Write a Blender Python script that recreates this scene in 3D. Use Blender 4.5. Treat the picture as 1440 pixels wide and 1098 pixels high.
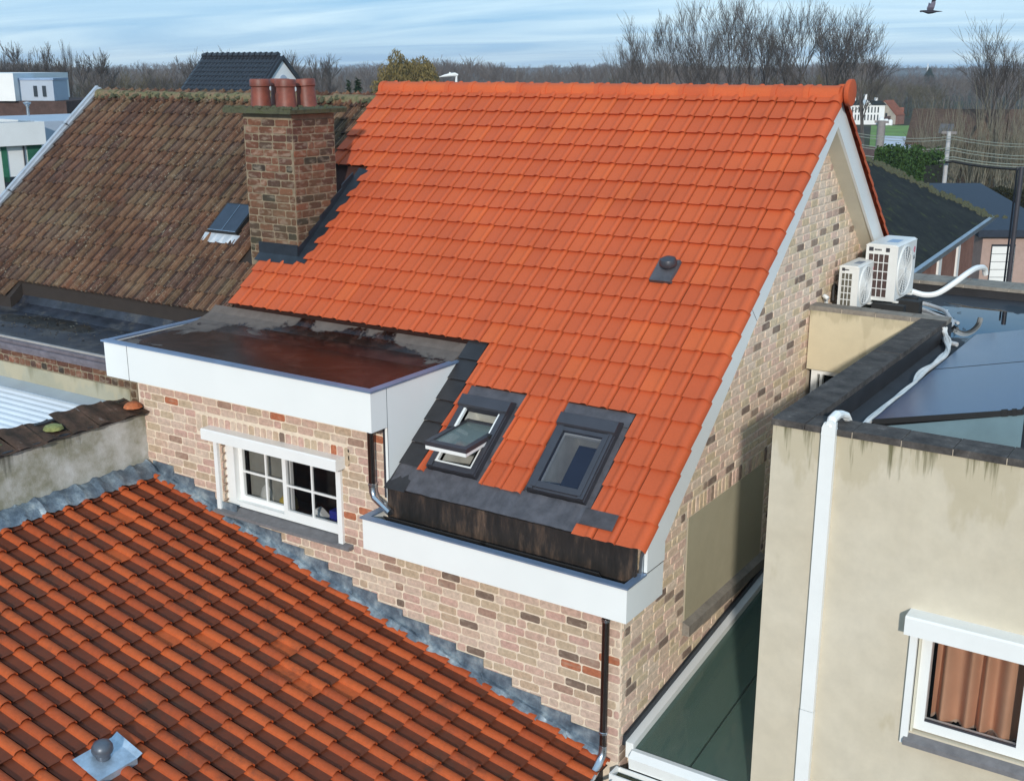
import bpy, math, random
import numpy as np
from mathutils import Matrix, Vector
R_ = math.radians
rng = random.Random(7)
sc = bpy.context.scene
for o in list(bpy.data.objects): bpy.data.objects.remove(o)

# ------------------------------------------------------------------ camera, sky, sun, exposure
CAM = np.array([3.890, -7.535, 4.143]); YAW, PIT, FPX = 0.5813, 0.2742, 1623.2
cd = bpy.data.cameras.new('camera'); cam = bpy.data.objects.new('camera', cd); sc.collection.objects.link(cam)
cam.location = CAM; cam.rotation_euler = (math.pi/2 - PIT, 0, YAW)
cd.sensor_width = 36; cd.lens = 36*FPX/1440; cd.clip_start = 0.1; cd.clip_end = 9000
sc.camera = cam
SUN_EL, SUN_AZ = R_(19), R_(26.5)          # sun stands in front of the white-boarded facade, a little to its right
sdir = Vector((math.sin(SUN_AZ)*math.cos(SUN_EL), -math.cos(SUN_AZ)*math.cos(SUN_EL), math.sin(SUN_EL)))
w = bpy.data.worlds.new('World'); sc.world = w; w.use_nodes = True
nt = w.node_tree; nt.nodes.clear()
def wn(t, **k):
    n = nt.nodes.new(t)
    for a, b in k.items(): setattr(n, a, b)
    return n
out = wn('ShaderNodeOutputWorld'); bg = wn('ShaderNodeBackground'); bg.inputs['Strength'].default_value = 0.1
sky = wn('ShaderNodeTexSky', sky_type='NISHITA', sun_disc=False); sky.sun_elevation = SUN_EL
sky.sun_rotation = math.atan2(sdir.x, sdir.y); sky.altitude = 50; sky.air_density = 1.0; sky.dust_density = 0.2; sky.ozone_density = 3.0
tc = wn('ShaderNodeTexCoord'); sep = wn('ShaderNodeSeparateXYZ'); nt.links.new(tc.outputs['Generated'], sep.inputs[0])
def wmath(op, a, b=None, c=False):
    n = wn('ShaderNodeMath', operation=op, use_clamp=c)
    for i, v in enumerate((a, b)):
        if v is None: continue
        if isinstance(v, (int, float)): n.inputs[i].default_value = v
        else: nt.links.new(v, n.inputs[i])
    return n.outputs[0]
zz = wmath('ADD', wmath('MAXIMUM', sep.outputs[2], 0.0), 0.06)
cmb = wn('ShaderNodeCombineXYZ'); nt.links.new(wmath('DIVIDE', sep.outputs[0], zz), cmb.inputs[0]); nt.links.new(wmath('DIVIDE', sep.outputs[1], zz), cmb.inputs[1])
mpw = wn('ShaderNodeMapping'); mpw.inputs['Rotation'].default_value = (0, 0, R_(-31)); mpw.inputs['Scale'].default_value = (0.20, 0.55, 1); nt.links.new(cmb.outputs[0], mpw.inputs[0])
nz = wn('ShaderNodeTexNoise'); nz.inputs['Scale'].default_value = 1.0; nz.inputs['Detail'].default_value = 7; nz.inputs['Roughness'].default_value = 0.55
nz.inputs['Distortion'].default_value = 0.6
nt.links.new(mpw.outputs[0], nz.inputs['Vector'])
cr = wn('ShaderNodeValToRGB'); cr.color_ramp.elements[0].position = 0.40; cr.color_ramp.elements[1].position = 0.68
cr.color_ramp.elements[0].color = (0.82, 0.82, 0.82, 1); cr.color_ramp.elements[1].color = (0.95, 0.95, 0.95, 1)
nt.links.new(nz.outputs['Fac'], cr.inputs[0])
mx = wn('ShaderNodeMix', data_type='RGBA'); nt.links.new(cr.outputs[0], mx.inputs['Factor']); nt.links.new(sky.outputs[0], mx.inputs['A'])
cc = wn('ShaderNodeValToRGB'); cc.color_ramp.elements[0].position = 0.36; cc.color_ramp.elements[1].position = 0.66
cc.color_ramp.elements[0].color = (0.19, 0.42, 0.70, 1); cc.color_ramp.elements[1].color = (0.62, 0.79, 0.88, 1)
nt.links.new(nz.outputs['Fac'], cc.inputs[0])
sc10 = wn('ShaderNodeVectorMath', operation='SCALE'); sc10.inputs['Scale'].default_value = 10; nt.links.new(cc.outputs[0], sc10.inputs[0])
nt.links.new(sc10.outputs[0], mx.inputs['B'])
nt.links.new(mx.outputs['Result'], bg.inputs['Color']); nt.links.new(bg.outputs[0], out.inputs[0])
sd = bpy.data.lights.new('sun', 'SUN'); sd.energy = 2.35; sd.angle = R_(2.0); sd.color = (1.0, 0.94, 0.86)
so = bpy.data.objects.new('sun', sd); sc.collection.objects.link(so); so.rotation_euler = sdir.to_track_quat('Z', 'Y').to_euler(); so.location = sdir*60
sc.view_settings.view_transform = 'Standard'; sc.view_settings.look = 'None'; sc.view_settings.gamma = 1; sc.view_settings.exposure = 0.37
sc.view_settings.use_curve_mapping = False
sc.cycles.max_bounces = 6; sc.cycles.transparent_max_bounces = 12

# ------------------------------------------------------------------ materials
def lin(c):
    return tuple((v/255/12.92 if v <= 10 else ((v/255+0.055)/1.055)**2.4) for v in c) + (1,)
class Mt:
    def __init__(s, name):
        s.m = bpy.data.materials.new(name); s.m.use_nodes = True; s.t = s.m.node_tree; s.b = s.t.nodes['Principled BSDF']
        s._pos = None
    def n(s, t, **k):
        q = s.t.nodes.new(t)
        for a, b in k.items(): setattr(q, a, b)
        return q
    def L(s, a, b): s.t.links.new(a, b)
    def pos(s, scale=(1, 1, 1)):
        if s._pos is None: s._pos = s.n('ShaderNodeNewGeometry').outputs['Position']
        if scale == (1, 1, 1): return s._pos
        m = s.n('ShaderNodeVectorMath', operation='MULTIPLY'); s.L(s._pos, m.inputs[0]); m.inputs[1].default_value = scale
        return m.outputs[0]
    def noise(s, scale, detail=4, rough=.6, sc=(1, 1, 1), dist=0):
        q = s.n('ShaderNodeTexNoise'); q.inputs['Scale'].default_value = scale; q.inputs['Detail'].default_value = detail
        q.inputs['Roughness'].default_value = rough; q.inputs['Distortion'].default_value = dist; s.L(s.pos(sc), q.inputs['Vector']); return q.outputs['Fac']
    def ramp(s, fac, stops, const=False):
        r = s.n('ShaderNodeValToRGB'); e = r.color_ramp.elements
        if const: r.color_ramp.interpolation = 'CONSTANT'
        while len(e) > 1: e.remove(e[-1])
        for i, (p, c) in enumerate(stops):
            x = e[0] if i == 0 else e.new(p)
            x.position = p; c = c if isinstance(c, (tuple, list)) else (c, c, c)
            x.color = tuple(c[:3]) + (1,)
        s.L(fac, r.inputs[0]); return r.outputs[0]
    def mix(s, fac, a, b, mode='MIX'):
        q = s.n('ShaderNodeMix', data_type='RGBA', blend_type=mode)
        for k, v in (('Factor', fac), ('A', a), ('B', b)):
            if isinstance(v, (int, float)): q.inputs[k].default_value = v if k == 'Factor' else (v, v, v, 1)
            elif isinstance(v, tuple): q.inputs[k].default_value = tuple(v[:3]) + (1,)
            else: s.L(v, q.inputs[k])
        return q.outputs['Result']
    def attr(s, name): return s.n('ShaderNodeAttribute', attribute_name=name).outputs['Fac']
    def math(s, op, a, b=0.0, clamp=False):
        q = s.n('ShaderNodeMath', operation=op, use_clamp=clamp)
        for i, v in enumerate((a, b)):
            if isinstance(v, (int, float)): q.inputs[i].default_value = v
            else: s.L(v, q.inputs[i])
        return q.outputs[0]
    def set(s, col=None, rough=None, metal=None, spec=None, emit=None):
        for k, v in (('Base Color', col), ('Roughness', rough), ('Metallic', metal), ('Specular IOR Level', spec)):
            if v is None: continue
            if isinstance(v, (int, float)): s.b.inputs[k].default_value = v
            elif isinstance(v, tuple): s.b.inputs[k].default_value = tuple(v[:3]) + (1,)
            else: s.L(v, s.b.inputs[k])
        return s
    def bump(s, h, strength=.3, dist=.01):
        q = s.n('ShaderNodeBump'); q.inputs['Strength'].default_value = strength; q.inputs['Distance'].default_value = dist
        s.L(h, q.inputs['Height']); s.L(q.outputs[0], s.b.inputs['Normal']); return s

def simple(name, col, rough=.6, metal=0, var=.15, nscale=6, bump=.1, spec=.5, bscale=60):
    M = Mt(name); n = M.noise(nscale, 5, .65)
    c = M.mix(1.0, col, M.ramp(n, [(.3, 1-var), (.7, 1+var)]), 'MULTIPLY')
    M.set(c, rough, metal, spec)
    if bump: M.bump(M.noise(bscale, 4, .6), bump, .004)
    return M.m

def m_brick(name, stops, grime=.25, gcol=(.12, .1, .08)):
    M = Mt(name); r = M.attr('rnd')
    c = M.ramp(r, stops, True)
    c = M.mix(1.0, c, M.ramp(M.noise(24, 6, .75), [(.28, .70), (.72, 1.25)]), 'MULTIPLY')
    blot = M.ramp(M.noise(9, 3, .5, sc=(1, 1, 2.5)), [(.52, 0), (.66, 1)])
    c = M.mix(M.math('MULTIPLY', blot, .35), c, (.46, .38, .29))
    c = M.mix(M.math('MULTIPLY', M.ramp(M.noise(1.3, 4, .6), [(.4, 0), (.8, 1)]), grime), c, gcol)
    M.set(c, .92, 0, .2).bump(M.noise(110, 5, .7), .55, .004); return M.m
BR_P = [(0, (.54, .37, .295)), (.16, (.50, .39, .275)), (.30, (.57, .43, .345)), (.46, (.53, .34, .28)), (.58, (.48, .355, .25)),
        (.66, (.60, .47, .37)), (.78, (.55, .40, .31)), (.84, (.35, .225, .17)), (.89, (.56, .37, .30)), (.94, (.19, .135, .105)), (.975, (.42, .145, .075))]
BR_G = [(0, (.76, .57, .43)), (.2, (.72, .58, .40)), (.38, (.80, .62, .48)), (.55, (.76, .54, .43)), (.68, (.68, .53, .35)),
        (.78, (.80, .64, .50)), (.87, (.58, .41, .33)), (.925, (.24, .175, .14)), (.958, (.50, .21, .12)), (.975, (.34, .25, .19))]  # gable bricks lightened and warmed in colour to offset the weak grazing sun
BR_D = [(0, (.14, .060, .038)), (.25, (.18, .080, .05)), (.45, (.11, .05, .036)), (.6, (.20, .095, .06)), (.75, (.085, .048, .036)), (.88, (.22, .085, .05)), (.94, (.05, .037, .03))]
mb_front = m_brick('brick_salmon_beige', BR_P, .12)
mb_gable = m_brick('brick_beige_lightened', BR_G, .15)
mb_dark = m_brick('brick_dark_red', BR_D, .75, (.07, .075, .04))
mb_mortar = simple('mortar_cream', (.72, .61, .48), .95, var=.12, nscale=14, bump=.3, spec=.1)
mb_mortar_d = simple('mortar_tan', (.24, .19, .13), .95, var=.3, nscale=8, bump=.3, spec=.1)

def m_tile_new():
    M = Mt('clay_tile_orange'); r = M.attr('rnd')
    c = M.ramp(r, [(0, (.51, .097, .035)), (.5, (.545, .105, .036)), (.9, (.57, .112, .036)), (1, (.60, .122, .037))])
    c = M.mix(1.0, c, M.ramp(M.noise(1.3, 5, .6), [(.3, .92), (.7, 1.07)]), 'MULTIPLY')
    c = M.mix(1.0, c, M.ramp(M.noise(55, 4, .7), [(.3, .93), (.7, 1.05)]), 'MULTIPLY')
    M.set(c, .70, 0, .25).bump(M.noise(160, 3, .6), .18, .002); return M.m
def m_tile_low():
    M = Mt('clay_tile_weathered'); r = M.attr('rnd'); pan = M.attr('pan')
    base = M.ramp(r, [(0, (.36, .068, .020)), (.5, (.43, .083, .022)), (1, (.50, .10, .025))])
    base = M.mix(1.0, base, M.ramp(M.noise(30, 6, .7), [(.25, .80), (.75, 1.12)]), 'MULTIPLY')
    dirt = M.mix(M.ramp(M.noise(2.6, 5, .6), [(.35, 0), (.7, 1)]), (.080, .026, .014), (.135, .034, .014))
    dirt = M.mix(M.ramp(M.noise(1.5, 6, .7), [(.55, 0), (.75, 1)]), dirt, (.055, .038, .024))
    n = M.ramp(M.noise(14, 5, .7), [(.2, .8), (.8, 1.0)])
    clean = M.ramp(r, [(0, 1), (.955, 1), (.965, .12), (1, .05)], True)
    f = M.math('MULTIPLY', M.math('MULTIPLY', pan, n), clean)
    c = M.mix(f, base, dirt)
    c = M.mix(M.ramp(M.noise(1.9, 7, .75), [(.55, 0), (.70, .6)]), c, (.06, .032, .02))
    c = M.mix(M.ramp(M.noise(60, 3, .6), [(.66, 0), (.72, .5)]), c, (.05, .035, .025))
    M.set(c, .72, 0, .3).bump(M.noise(120, 4, .7), .35, .003); return M.m
def m_tile_old():
    M = Mt('clay_tile_lichen'); r = M.attr('rnd')
    c = M.ramp(r, [(0, (.125, .072, .052)), (.25, (.155, .085, .058)), (.5, (.105, .068, .060)), (.7, (.17, .095, .062)), (.86, (.135, .098, .068)), (1, (.16, .088, .06))])
    c = M.mix(1.0, c, M.ramp(M.noise(35, 6, .75), [(.25, .62), (.75, 1.35)]), 'MULTIPLY')
    c = M.mix(M.ramp(M.noise(.8, 5, .65), [(.46, 0), (.66, .6)]), c, (.15, .125, .085))
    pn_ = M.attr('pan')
    c = M.mix(1.0, c, M.mix(pn_, (1.30, 1.18, 1.05), (.42, .39, .39)), 'MULTIPLY')  # pans darkened, ribs lightened: weathering, plus roll shading put into the colour
    c = M.mix(1.0, c, M.ramp(M.noise(1.6, 7, .78), [(.32, .45), (.5, .85), (.68, 1.25)]), 'MULTIPLY')
    lich = M.ramp(M.noise(30, 5, .65), [(.58, 0), (.66, .85)])
    lm = M.ramp(M.noise(1.7, 4, .6), [(.42, .12), (.68, 1)])
    c = M.mix(M.math('MULTIPLY', lich, lm), c, (.42, .38, .28))
    c = M.mix(M.ramp(M.noise(1.1, 6, .7, sc=(1, 1.3, 1)), [(.60, 0), (.74, .5)]), c, (.26, .09, .045))
    M.set(c, .9, 0, .25).bump(M.noise(80, 5, .7), .6, .006); return M.m
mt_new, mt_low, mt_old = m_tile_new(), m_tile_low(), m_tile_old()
m_deck = simple('roof_underlay', (.03, .022, .018), .9)
m_decko = simple('roof_batten_orange', (.05, .016, .010), .9)
m_white = simple('white_panel', (.80, .82, .80), .38, var=.025, nscale=1.5, bump=0)
m_pvc = simple('white_pvc', (.80, .81, .79), .32, var=.03, nscale=4, bump=0)
m_cream_soffit = simple('cream_board', (.62, .59, .48), .5, var=.04, bump=0)
m_trim = simple('anodised_trim', (.26, .36, .52), .34, .55, var=.15, nscale=3, bump=0)
m_zinc = simple('zinc_sheet', (.34, .38, .42), .35, .85, var=.25, nscale=4, bump=.15, bscale=12)
def m_lead():
    M = Mt('lead_flashing'); c = M.ramp(M.noise(6, 6, .65, dist=.1), [(.3, (.07, .095, .125)), (.47, (.15, .195, .24)), (.6, (.28, .34, .38)), (.72, (.48, .52, .52))])
    M.set(c, .5, .35, .5).bump(M.noise(18, 4, .6), .6, .02); return M.m
m_leadm = m_lead()
m_black = simple('black_bitumen', (.022, .021, .023), .55, var=.35, nscale=5, bump=.25)
m_dkgrey = simple('anthracite_frame', (.052, .052, .062), .42, .2, var=.1, bump=0)
m_flash = simple('grey_lead_apron', (.085, .082, .092), .6, .2, var=.3, nscale=9, bump=.3, bscale=40)
m_rub = simple('black_rubber', (.012, .012, .012), .7, bump=.1)
m_chrome = simple('titanium_zinc_pipe', (.16, .13, .12), .16, .95, var=.1, bump=0)
m_pipebr = simple('bright_zinc_pipe', (.55, .58, .62), .22, .95, var=.1, bump=0)
def m_streaky():
    M = Mt('stained_bitumen_upstand'); s = M.noise(6, 6, .72, sc=(1.3, 1, .28))
    c = M.ramp(s, [(.35, (.012, .011, .010)), (.52, (.028, .022, .019)), (.62, (.075, .05, .036)), (.74, (.19, .12, .08))])
    M.set(c, .5, 0, .4).bump(M.noise(40), .2, .004); return M.m
m_up = m_streaky()
def m_stucco(name, col, col2, streak=None, var=.06):
    M = Mt(name); c = M.mix(M.ramp(M.noise(.9, 5, .6), [(.35, 0), (.7, 1)]), col, col2)
    c = M.mix(1.0, c, M.ramp(M.noise(5, 5, .7), [(.25, 1-var), (.75, 1+var)]), 'MULTIPLY')
    if streak:
        z0, z1, sc_, amt = streak
        sp = M.n('ShaderNodeSeparateXYZ'); M.L(M.pos(), sp.inputs[0])
        mr = M.n('ShaderNodeMapRange'); M.L(sp.outputs[2], mr.inputs[0]); mr.inputs[1].default_value = z0; mr.inputs[2].default_value = z1
        g = M.noise(sc_, 4, .65, sc=(1, 1, .07))
        th = M.math('SUBTRACT', g, M.math('MULTIPLY', M.math('SUBTRACT', 1.0, mr.outputs[0]), .34))
        f = M.ramp(th, [(.47, 0), (.60, amt)])
        br = M.math('SUBTRACT', M.noise(2.6, 5, .6, sc=(1, 1, .35)), M.math('MULTIPLY', M.math('SUBTRACT', 1.0, mr.outputs[0]), .30))
        c = M.mix(M.ramp(br, [(.38, 0), (.44, .55)]), c, (.45, .385, .26))
        c = M.mix(f, c, (.13, .12, .06))
    M.set(c, .93, 0, .15).bump(M.noise(150, 4, .7), .35, .003); return M.m
m_cream = m_stucco('cream_render', (.55, .485, .37), (.60, .54, .43), (1.05, 1.70, 13, .9), .09)
m_creamp = m_stucco('cream_render_plain', (.58, .50, .345), (.62, .54, .38), (1.45, 1.70, 6, .4))
m_olive = m_stucco('olive_render', (.40, .36, .25), (.45, .41, .29))
m_grayr = None
def m_garden():
    M = Mt('weathered_grey_render'); n = M.noise(1.8, 6, .65)
    c = M.ramp(n, [(.3, (.17, .17, .12)), (.44, (.27, .265, .20)), (.56, (.44, .44, .40)), (.68, (.58, .59, .57))])
    g = M.noise(3.2, 5, .65, sc=(1, 1, .14)); sp = M.n('ShaderNodeSeparateXYZ'); M.L(M.pos(), sp.inputs[0])
    mr = M.n('ShaderNodeMapRange'); M.L(sp.outputs[2], mr.inputs[0]); mr.inputs[1].default_value = .25; mr.inputs[2].default_value = .65
    th = M.math('SUBTRACT', g, M.math('MULTIPLY', M.math('SUBTRACT', 1.0, mr.outputs[0]), .2))
    c = M.mix(M.ramp(th, [(.54, 0), (.64, .8)]), c, (.05, .05, .032))
    c = M.mix(M.ramp(M.noise(4, 5, .7), [(.55, 0), (.8, .5)]), c, (.15, .15, .08))
    M.set(c, .95, 0, .1).bump(M.noise(60, 5, .7), .5, .006); return M.m
m_grayr = m_garden()
def m_coping(name, a=(.05, .045, .042), b=(.15, .13, .115)):
    M = Mt(name); c = M.ramp(M.noise(7, 7, .75), [(.3, a), (.6, b), (.8, (.26, .23, .2))])
    M.set(c, .88, 0, .2).bump(M.noise(50, 5, .7), .6, .006); return M.m
m_cop = m_coping('dark_stone_coping', (.03, .028, .027), (.10, .088, .08)); m_copl = m_coping('grey_stone_coping', (.16, .14, .12), (.28, .25, .21))
def m_wet(name, dry, wet, cx, cy, rx, ry, refl=.03, ns=2.6, dryr=.75, dv=(.72, 1.25)):
    """flat roofing felt with a standing puddle of irregular outline round (cx, cy)"""
    M = Mt(name); sp = M.n('ShaderNodeSeparateXYZ'); M.L(M.pos(), sp.inputs[0])
    u = M.math('DIVIDE', M.math('SUBTRACT', sp.outputs[0], cx), rx); v = M.math('DIVIDE', M.math('SUBTRACT', sp.outputs[1], cy), ry)
    d = M.math('SQRT', M.math('ADD', M.math('MULTIPLY', u, u), M.math('MULTIPLY', v, v)))
    d = M.math('ADD', d, M.math('MULTIPLY', M.math('SUBTRACT', M.noise(ns, 6, .6, dist=.5), .5), 1.3))
    f = M.ramp(d, [(.90, 1), (.97, 0)])
    dr = M.mix(1.0, dry, M.ramp(M.noise(5, 7, .75), [(.3, dv[0]), (.7, dv[1])]), 'MULTIPLY')
    if dv[0] < .5: dr = M.mix(M.ramp(M.noise(3.1, 7, .8), [(.50, 0), (.60, .75)]), dr, (.085, .08, .075))
    we = M.mix(M.ramp(M.noise(2.4, 6, .75, dist=1.2), [(.36, 0), (.52, 1)]), tuple(x*1.35 for x in wet), tuple(x*.28 for x in wet))
    M.set(M.mix(f, dr, we), M.ramp(f, [(0, dryr), (1, refl)]), 0, .5 if refl < .1 else .3)
    q = M.n('ShaderNodeBump'); q.inputs['Distance'].default_value = .004; M.L(M.noise(70, 4, .7), q.inputs['Height'])
    M.L(M.math('MULTIPLY', M.math('SUBTRACT', 1.0, f), .5), q.inputs['Strength']); M.L(q.outputs[0], M.b.inputs['Normal'])
    return M.m
m_dorm = m_wet('wet_dormer_felt', (.13, .105, .09), (.038, .017, .012), -3.8, .28, 2.1, .95, .26)
m_oldflat = m_wet('wet_old_felt', (.020, .023, .032), (.040, .026, .014), -8.2, .72, .9, .22, .5, 2.6, .36, (.35, 2.0))
m_blockroof = m_wet('wet_block_felt', (.028, .030, .036), (.010, .012, .016), 1.5, 5.05, 1.6, .95, .015, 1.6)
def m_glass(name, tint=(.02, .025, .03), alpha=.35, rough=.02):
    M = Mt(name); M.set(tint, rough, 0, .5)
    tr = M.n('ShaderNodeBsdfTransparent'); mxs = M.n('ShaderNodeMixShader'); mxs.inputs[0].default_value = 1-alpha
    o = M.t.nodes['Material Output']; M.L(tr.outputs[0], mxs.inputs[1]); M.L(M.b.outputs[0], mxs.inputs[2]); M.L(mxs.outputs[0], o.inputs[0]); return M.m
m_gl = m_glass('window_glass', (.012, .014, .016), .86); m_gldk = m_glass('roof_window_glass', (.02, .03, .06), .72); m_glop = m_glass('open_sash_glass', (.20, .25, .24), .35, .06)
m_glgr = m_glass('green_roof_glass', (.085, .14, .115), .3, .06)
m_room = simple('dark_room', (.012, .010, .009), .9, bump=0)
m_roomw = simple('white_reveal', (.62, .63, .58), .6, bump=0)
m_sill = simple('blue_stone_sill', (.17, .165, .17), .7, var=.2, nscale=14, bump=.3)
m_pot = simple('terracotta_pot', (.19, .050, .030), .5, var=.35, nscale=9, bump=.3)
def m_moss():
    M = Mt('mossy_stone'); c = M.ramp(M.noise(16, 6, .75), [(.3, (.03, .035, .02)), (.5, (.10, .10, .065)), (.62, (.075, .085, .04)), (.78, (.26, .25, .20))])
    M.set(c, .95, 0, .1).bump(M.noise(45, 5, .7), .8, .012); return M.m
m_mossy = m_moss()
def m_ridge_old():
    M = Mt('mossy_ridge_tile'); c = M.mix(M.ramp(M.noise(5, 6, .7), [(.42, 0), (.58, 1)]), (.25, .17, .11), (.17, .165, .09))
    c = M.mix(M.ramp(M.noise(30, 5, .7), [(.35, .4), (.6, 0)]), c, (.05, .05, .03))
    M.set(c, .95, 0, .1).bump(M.noise(45, 5, .7), .8, .012); return M.m
m_ridgeo = m_ridge_old()
m_curtain = simple('terracotta_curtain', (.62, .33, .20), .9, var=.1, nscale=3, bump=.2)
m_lace = simple('lace_edge', (.55, .42, .33), .9)

# ------------------------------------------------------------------ mesh building
class B:
    def __init__(s): s.v = []; s.f = []; s.r = []; s.m = []; s.p = []
    def add(s, vs, fs, r=None, m=0, p=0.0):
        k = len(s.v); s.v += [tuple(map(float, q)) for q in vs]
        r = rng.random() if r is None else r
        for f in fs: s.f.append([k+i for i in f]); s.r.append(r); s.m.append(m); s.p.append(p)
        return s
    def box(s, x0, x1, y0, y1, z0, z1, **k):
        x0, x1 = sorted((x0, x1)); y0, y1 = sorted((y0, y1)); z0, z1 = sorted((z0, z1))
        return s.add([(x0, y0, z0), (x1, y0, z0), (x1, y1, z0), (x0, y1, z0), (x0, y0, z1), (x1, y0, z1), (x1, y1, z1), (x0, y1, z1)],
                     [(0, 3, 2, 1), (4, 5, 6, 7), (0, 1, 5, 4), (1, 2, 6, 5), (2, 3, 7, 6), (3, 0, 4, 7)], **k)
    def prism(s, poly, axis, a, b, **k):
        n = len(poly)
        def P(q, t):
            return {'x': (t, q[0], q[1]), 'y': (q[0], t, q[1]), 'z': (q[0], q[1], t)}[axis]
        area = sum(poly[i][0]*poly[(i+1) % n][1]-poly[(i+1) % n][0]*poly[i][1] for i in range(n))
        pl = list(poly) if area > 0 else list(poly)[::-1]
        if axis == 'y': pl = pl[::-1]
        vs = [P(q, a) for q in pl]+[P(q, b) for q in pl]
        fs = [tuple(range(n))[::-1], tuple(range(n, 2*n))]+[(i, (i+1) % n, n+(i+1) % n, n+i) for i in range(n)]
        if a > b: fs = [f[::-1] for f in fs]
        return s.add(vs, fs, **k)
    def tube(s, pts, rad, n=8, caps=True, **k):
        pts = [Vector(p) for p in pts]; rads = rad if isinstance(rad, (list, tuple)) else [rad]*len(pts)
        vs = []; up = Vector((0, 0, 1))
        T = [(pts[min(i+1, len(pts)-1)]-pts[max(i-1, 0)]).normalized() for i in range(len(pts))]
        a = T[0].cross(up if abs(T[0].z) < .95 else Vector((1, 0, 0))).normalized()
        for i, p in enumerate(pts):
            a = (a-T[i]*a.dot(T[i])).normalized(); b = T[i].cross(a)
            for j in range(n):
                t = 2*math.pi*j/n; vs.append(p+(a*math.cos(t)+b*math.sin(t))*rads[i])
        fs = [(i*n+j, i*n+(j+1) % n, (i+1)*n+(j+1) % n, (i+1)*n+j) for i in range(len(pts)-1) for j in range(n)]
        if caps: fs += [tuple(range(n))[::-1], tuple(range((len(pts)-1)*n, len(pts)*n))]
        return s.add(vs, fs, **k)
    def lathe(s, prof, n=24, c=(0, 0, 0), **k):
        vs = [(c[0]+r*math.cos(2*math.pi*j/n), c[1]+r*math.sin(2*math.pi*j/n), c[2]+z) for r, z in prof for j in range(n)]
        fs = [(i*n+j, i*n+(j+1) % n, (i+1)*n+(j+1) % n, (i+1)*n+j) for i in range(len(prof)-1) for j in range(n)]
        fs += [tuple(range(n))[::-1], tuple(range((len(prof)-1)*n, len(prof)*n))]
        return s.add(vs, fs, **k)
    def mesh(s, name, mats, smooth=False):
        me = bpy.data.meshes.new(name); me.from_pydata(s.v, [], s.f)
        for m in (mats if isinstance(mats, (list, tuple)) else [mats]): me.materials.append(m)
        if any(s.m): me.polygons.foreach_set('material_index', s.m)
        a = me.attributes.new('rnd', 'FLOAT', 'FACE'); a.data.foreach_set('value', s.r)
        if any(s.p):
            a = me.attributes.new('pan', 'FLOAT', 'FACE'); a.data.foreach_set('value', s.p)
        if smooth:
            me.polygons.foreach_set('use_smooth', [True]*len(s.f))
            try: me.set_sharp_from_angle(angle=R_(38))
            except Exception: pass
        me.update(); return me
WM = {}
def link(name, data, parent=None, M=None):
    o = bpy.data.objects.new(name, data); sc.collection.objects.link(o); M = M or Matrix.Identity(4)
    WM[o.name] = M
    if parent is not None:
        o.parent = parent; o.matrix_local = WM[parent.name].inverted() @ M
    else: o.matrix_local = M
    return o
def part(name, b, mats, parent=None, smooth=False, M=None, label=None):
    o = link(name, b.mesh(name, mats, smooth), parent, M)
    if label: o['label'] = label
    return o
def thing(name, label, cat, loc=(0, 0, 0), group=None):
    o = link(name, None, None, Matrix.Translation(loc)); o.empty_display_size = .2
    o['label'] = label; o['category'] = cat
    if group: o['group'] = group
    return o
def tag(o, label, cat, group=None):
    o['label'] = label; o['category'] = cat
    if group: o['group'] = group
    return o
def kind(o, k): o['kind'] = k; return o
def BX(*a, **k): return B().box(*a, **k)

def pieces(name, rest_name, parent, geos, items, mats, limit=300, smooth=False):
    """items: (4x4 world matrix, geometry key). The nearest `limit` become objects of their own on shared meshes, the rest one joined part."""
    items = sorted(items, key=lambda it: (it[0].translation-Vector(CAM)).length)
    meshes = {}
    for M, k in items[:limit]:
        if k not in meshes: meshes[k] = geos[k].mesh(name, mats, smooth)
        link(name, meshes[k], parent, M)
    rest = items[limit:]
    if rest:
        j = B(); V = []; nv = 0
        for M, k in rest:
            g = geos[k]; a = np.array(M); v = np.array(g.v)@a[:3, :3].T+a[:3, 3]; V.append(v)
            j.f += [[nv+i for i in f] for f in g.f]; j.r += g.r; j.m += g.m; j.p += g.p; nv += len(v)
        j.v = [tuple(q) for q in np.concatenate(V)]
        kind(part(rest_name, j, mats, parent, smooth), 'stuff')

# hand-made bricks: eight-sided chamfered face on a short body; local x along the wall, z up, -y out of the wall
CH = 0.0813
def brick_geo(L, H, seed, proud=.007):
    q = random.Random(seed*31+int(L*1000)); r = ((seed*17) % 36+.5)/36; w_, h_ = L/2-.0065, H/2-.0065; c = .011
    def ring(ins, y, j):
        pts = []
        for sx, sy, ax in ((-1, -1, 0), (-1, -1, 1), (1, -1, 1), (1, -1, 0), (1, 1, 0), (1, 1, 1), (-1, 1, 1), (-1, 1, 0)):
            X = w_-ins; Z = h_-ins
            if ax == 0: p = (sx*X, sy*(Z-c))
            else: p = (sx*(X-c*1.2), sy*Z)
            pts.append((p[0]+q.uniform(-j, j), y, p[1]+q.uniform(-j, j)))
        return pts
    a, b_ = ring(0, .02, .0012), ring(0, -proud*.35, .0018); c_ = ring(.005, -proud, .001)
    fs = [tuple(range(16, 24))]+[(8*k+i, 8*k+(i+1) % 8, 8*k+8+(i+1) % 8, 8*k+8+i) for k in range(2) for i in range(8)]
    return B().add(a+b_+c_, fs, r=r)
GEO = {}
def bkey(L, seed, H=CH):
    L = .205 if abs(L-.205) < .003 else round(L, 2); k = ('brick', L, round(H, 3), seed)
    if k not in GEO: GEO[k] = brick_geo(L, H, seed)
    return k
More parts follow.
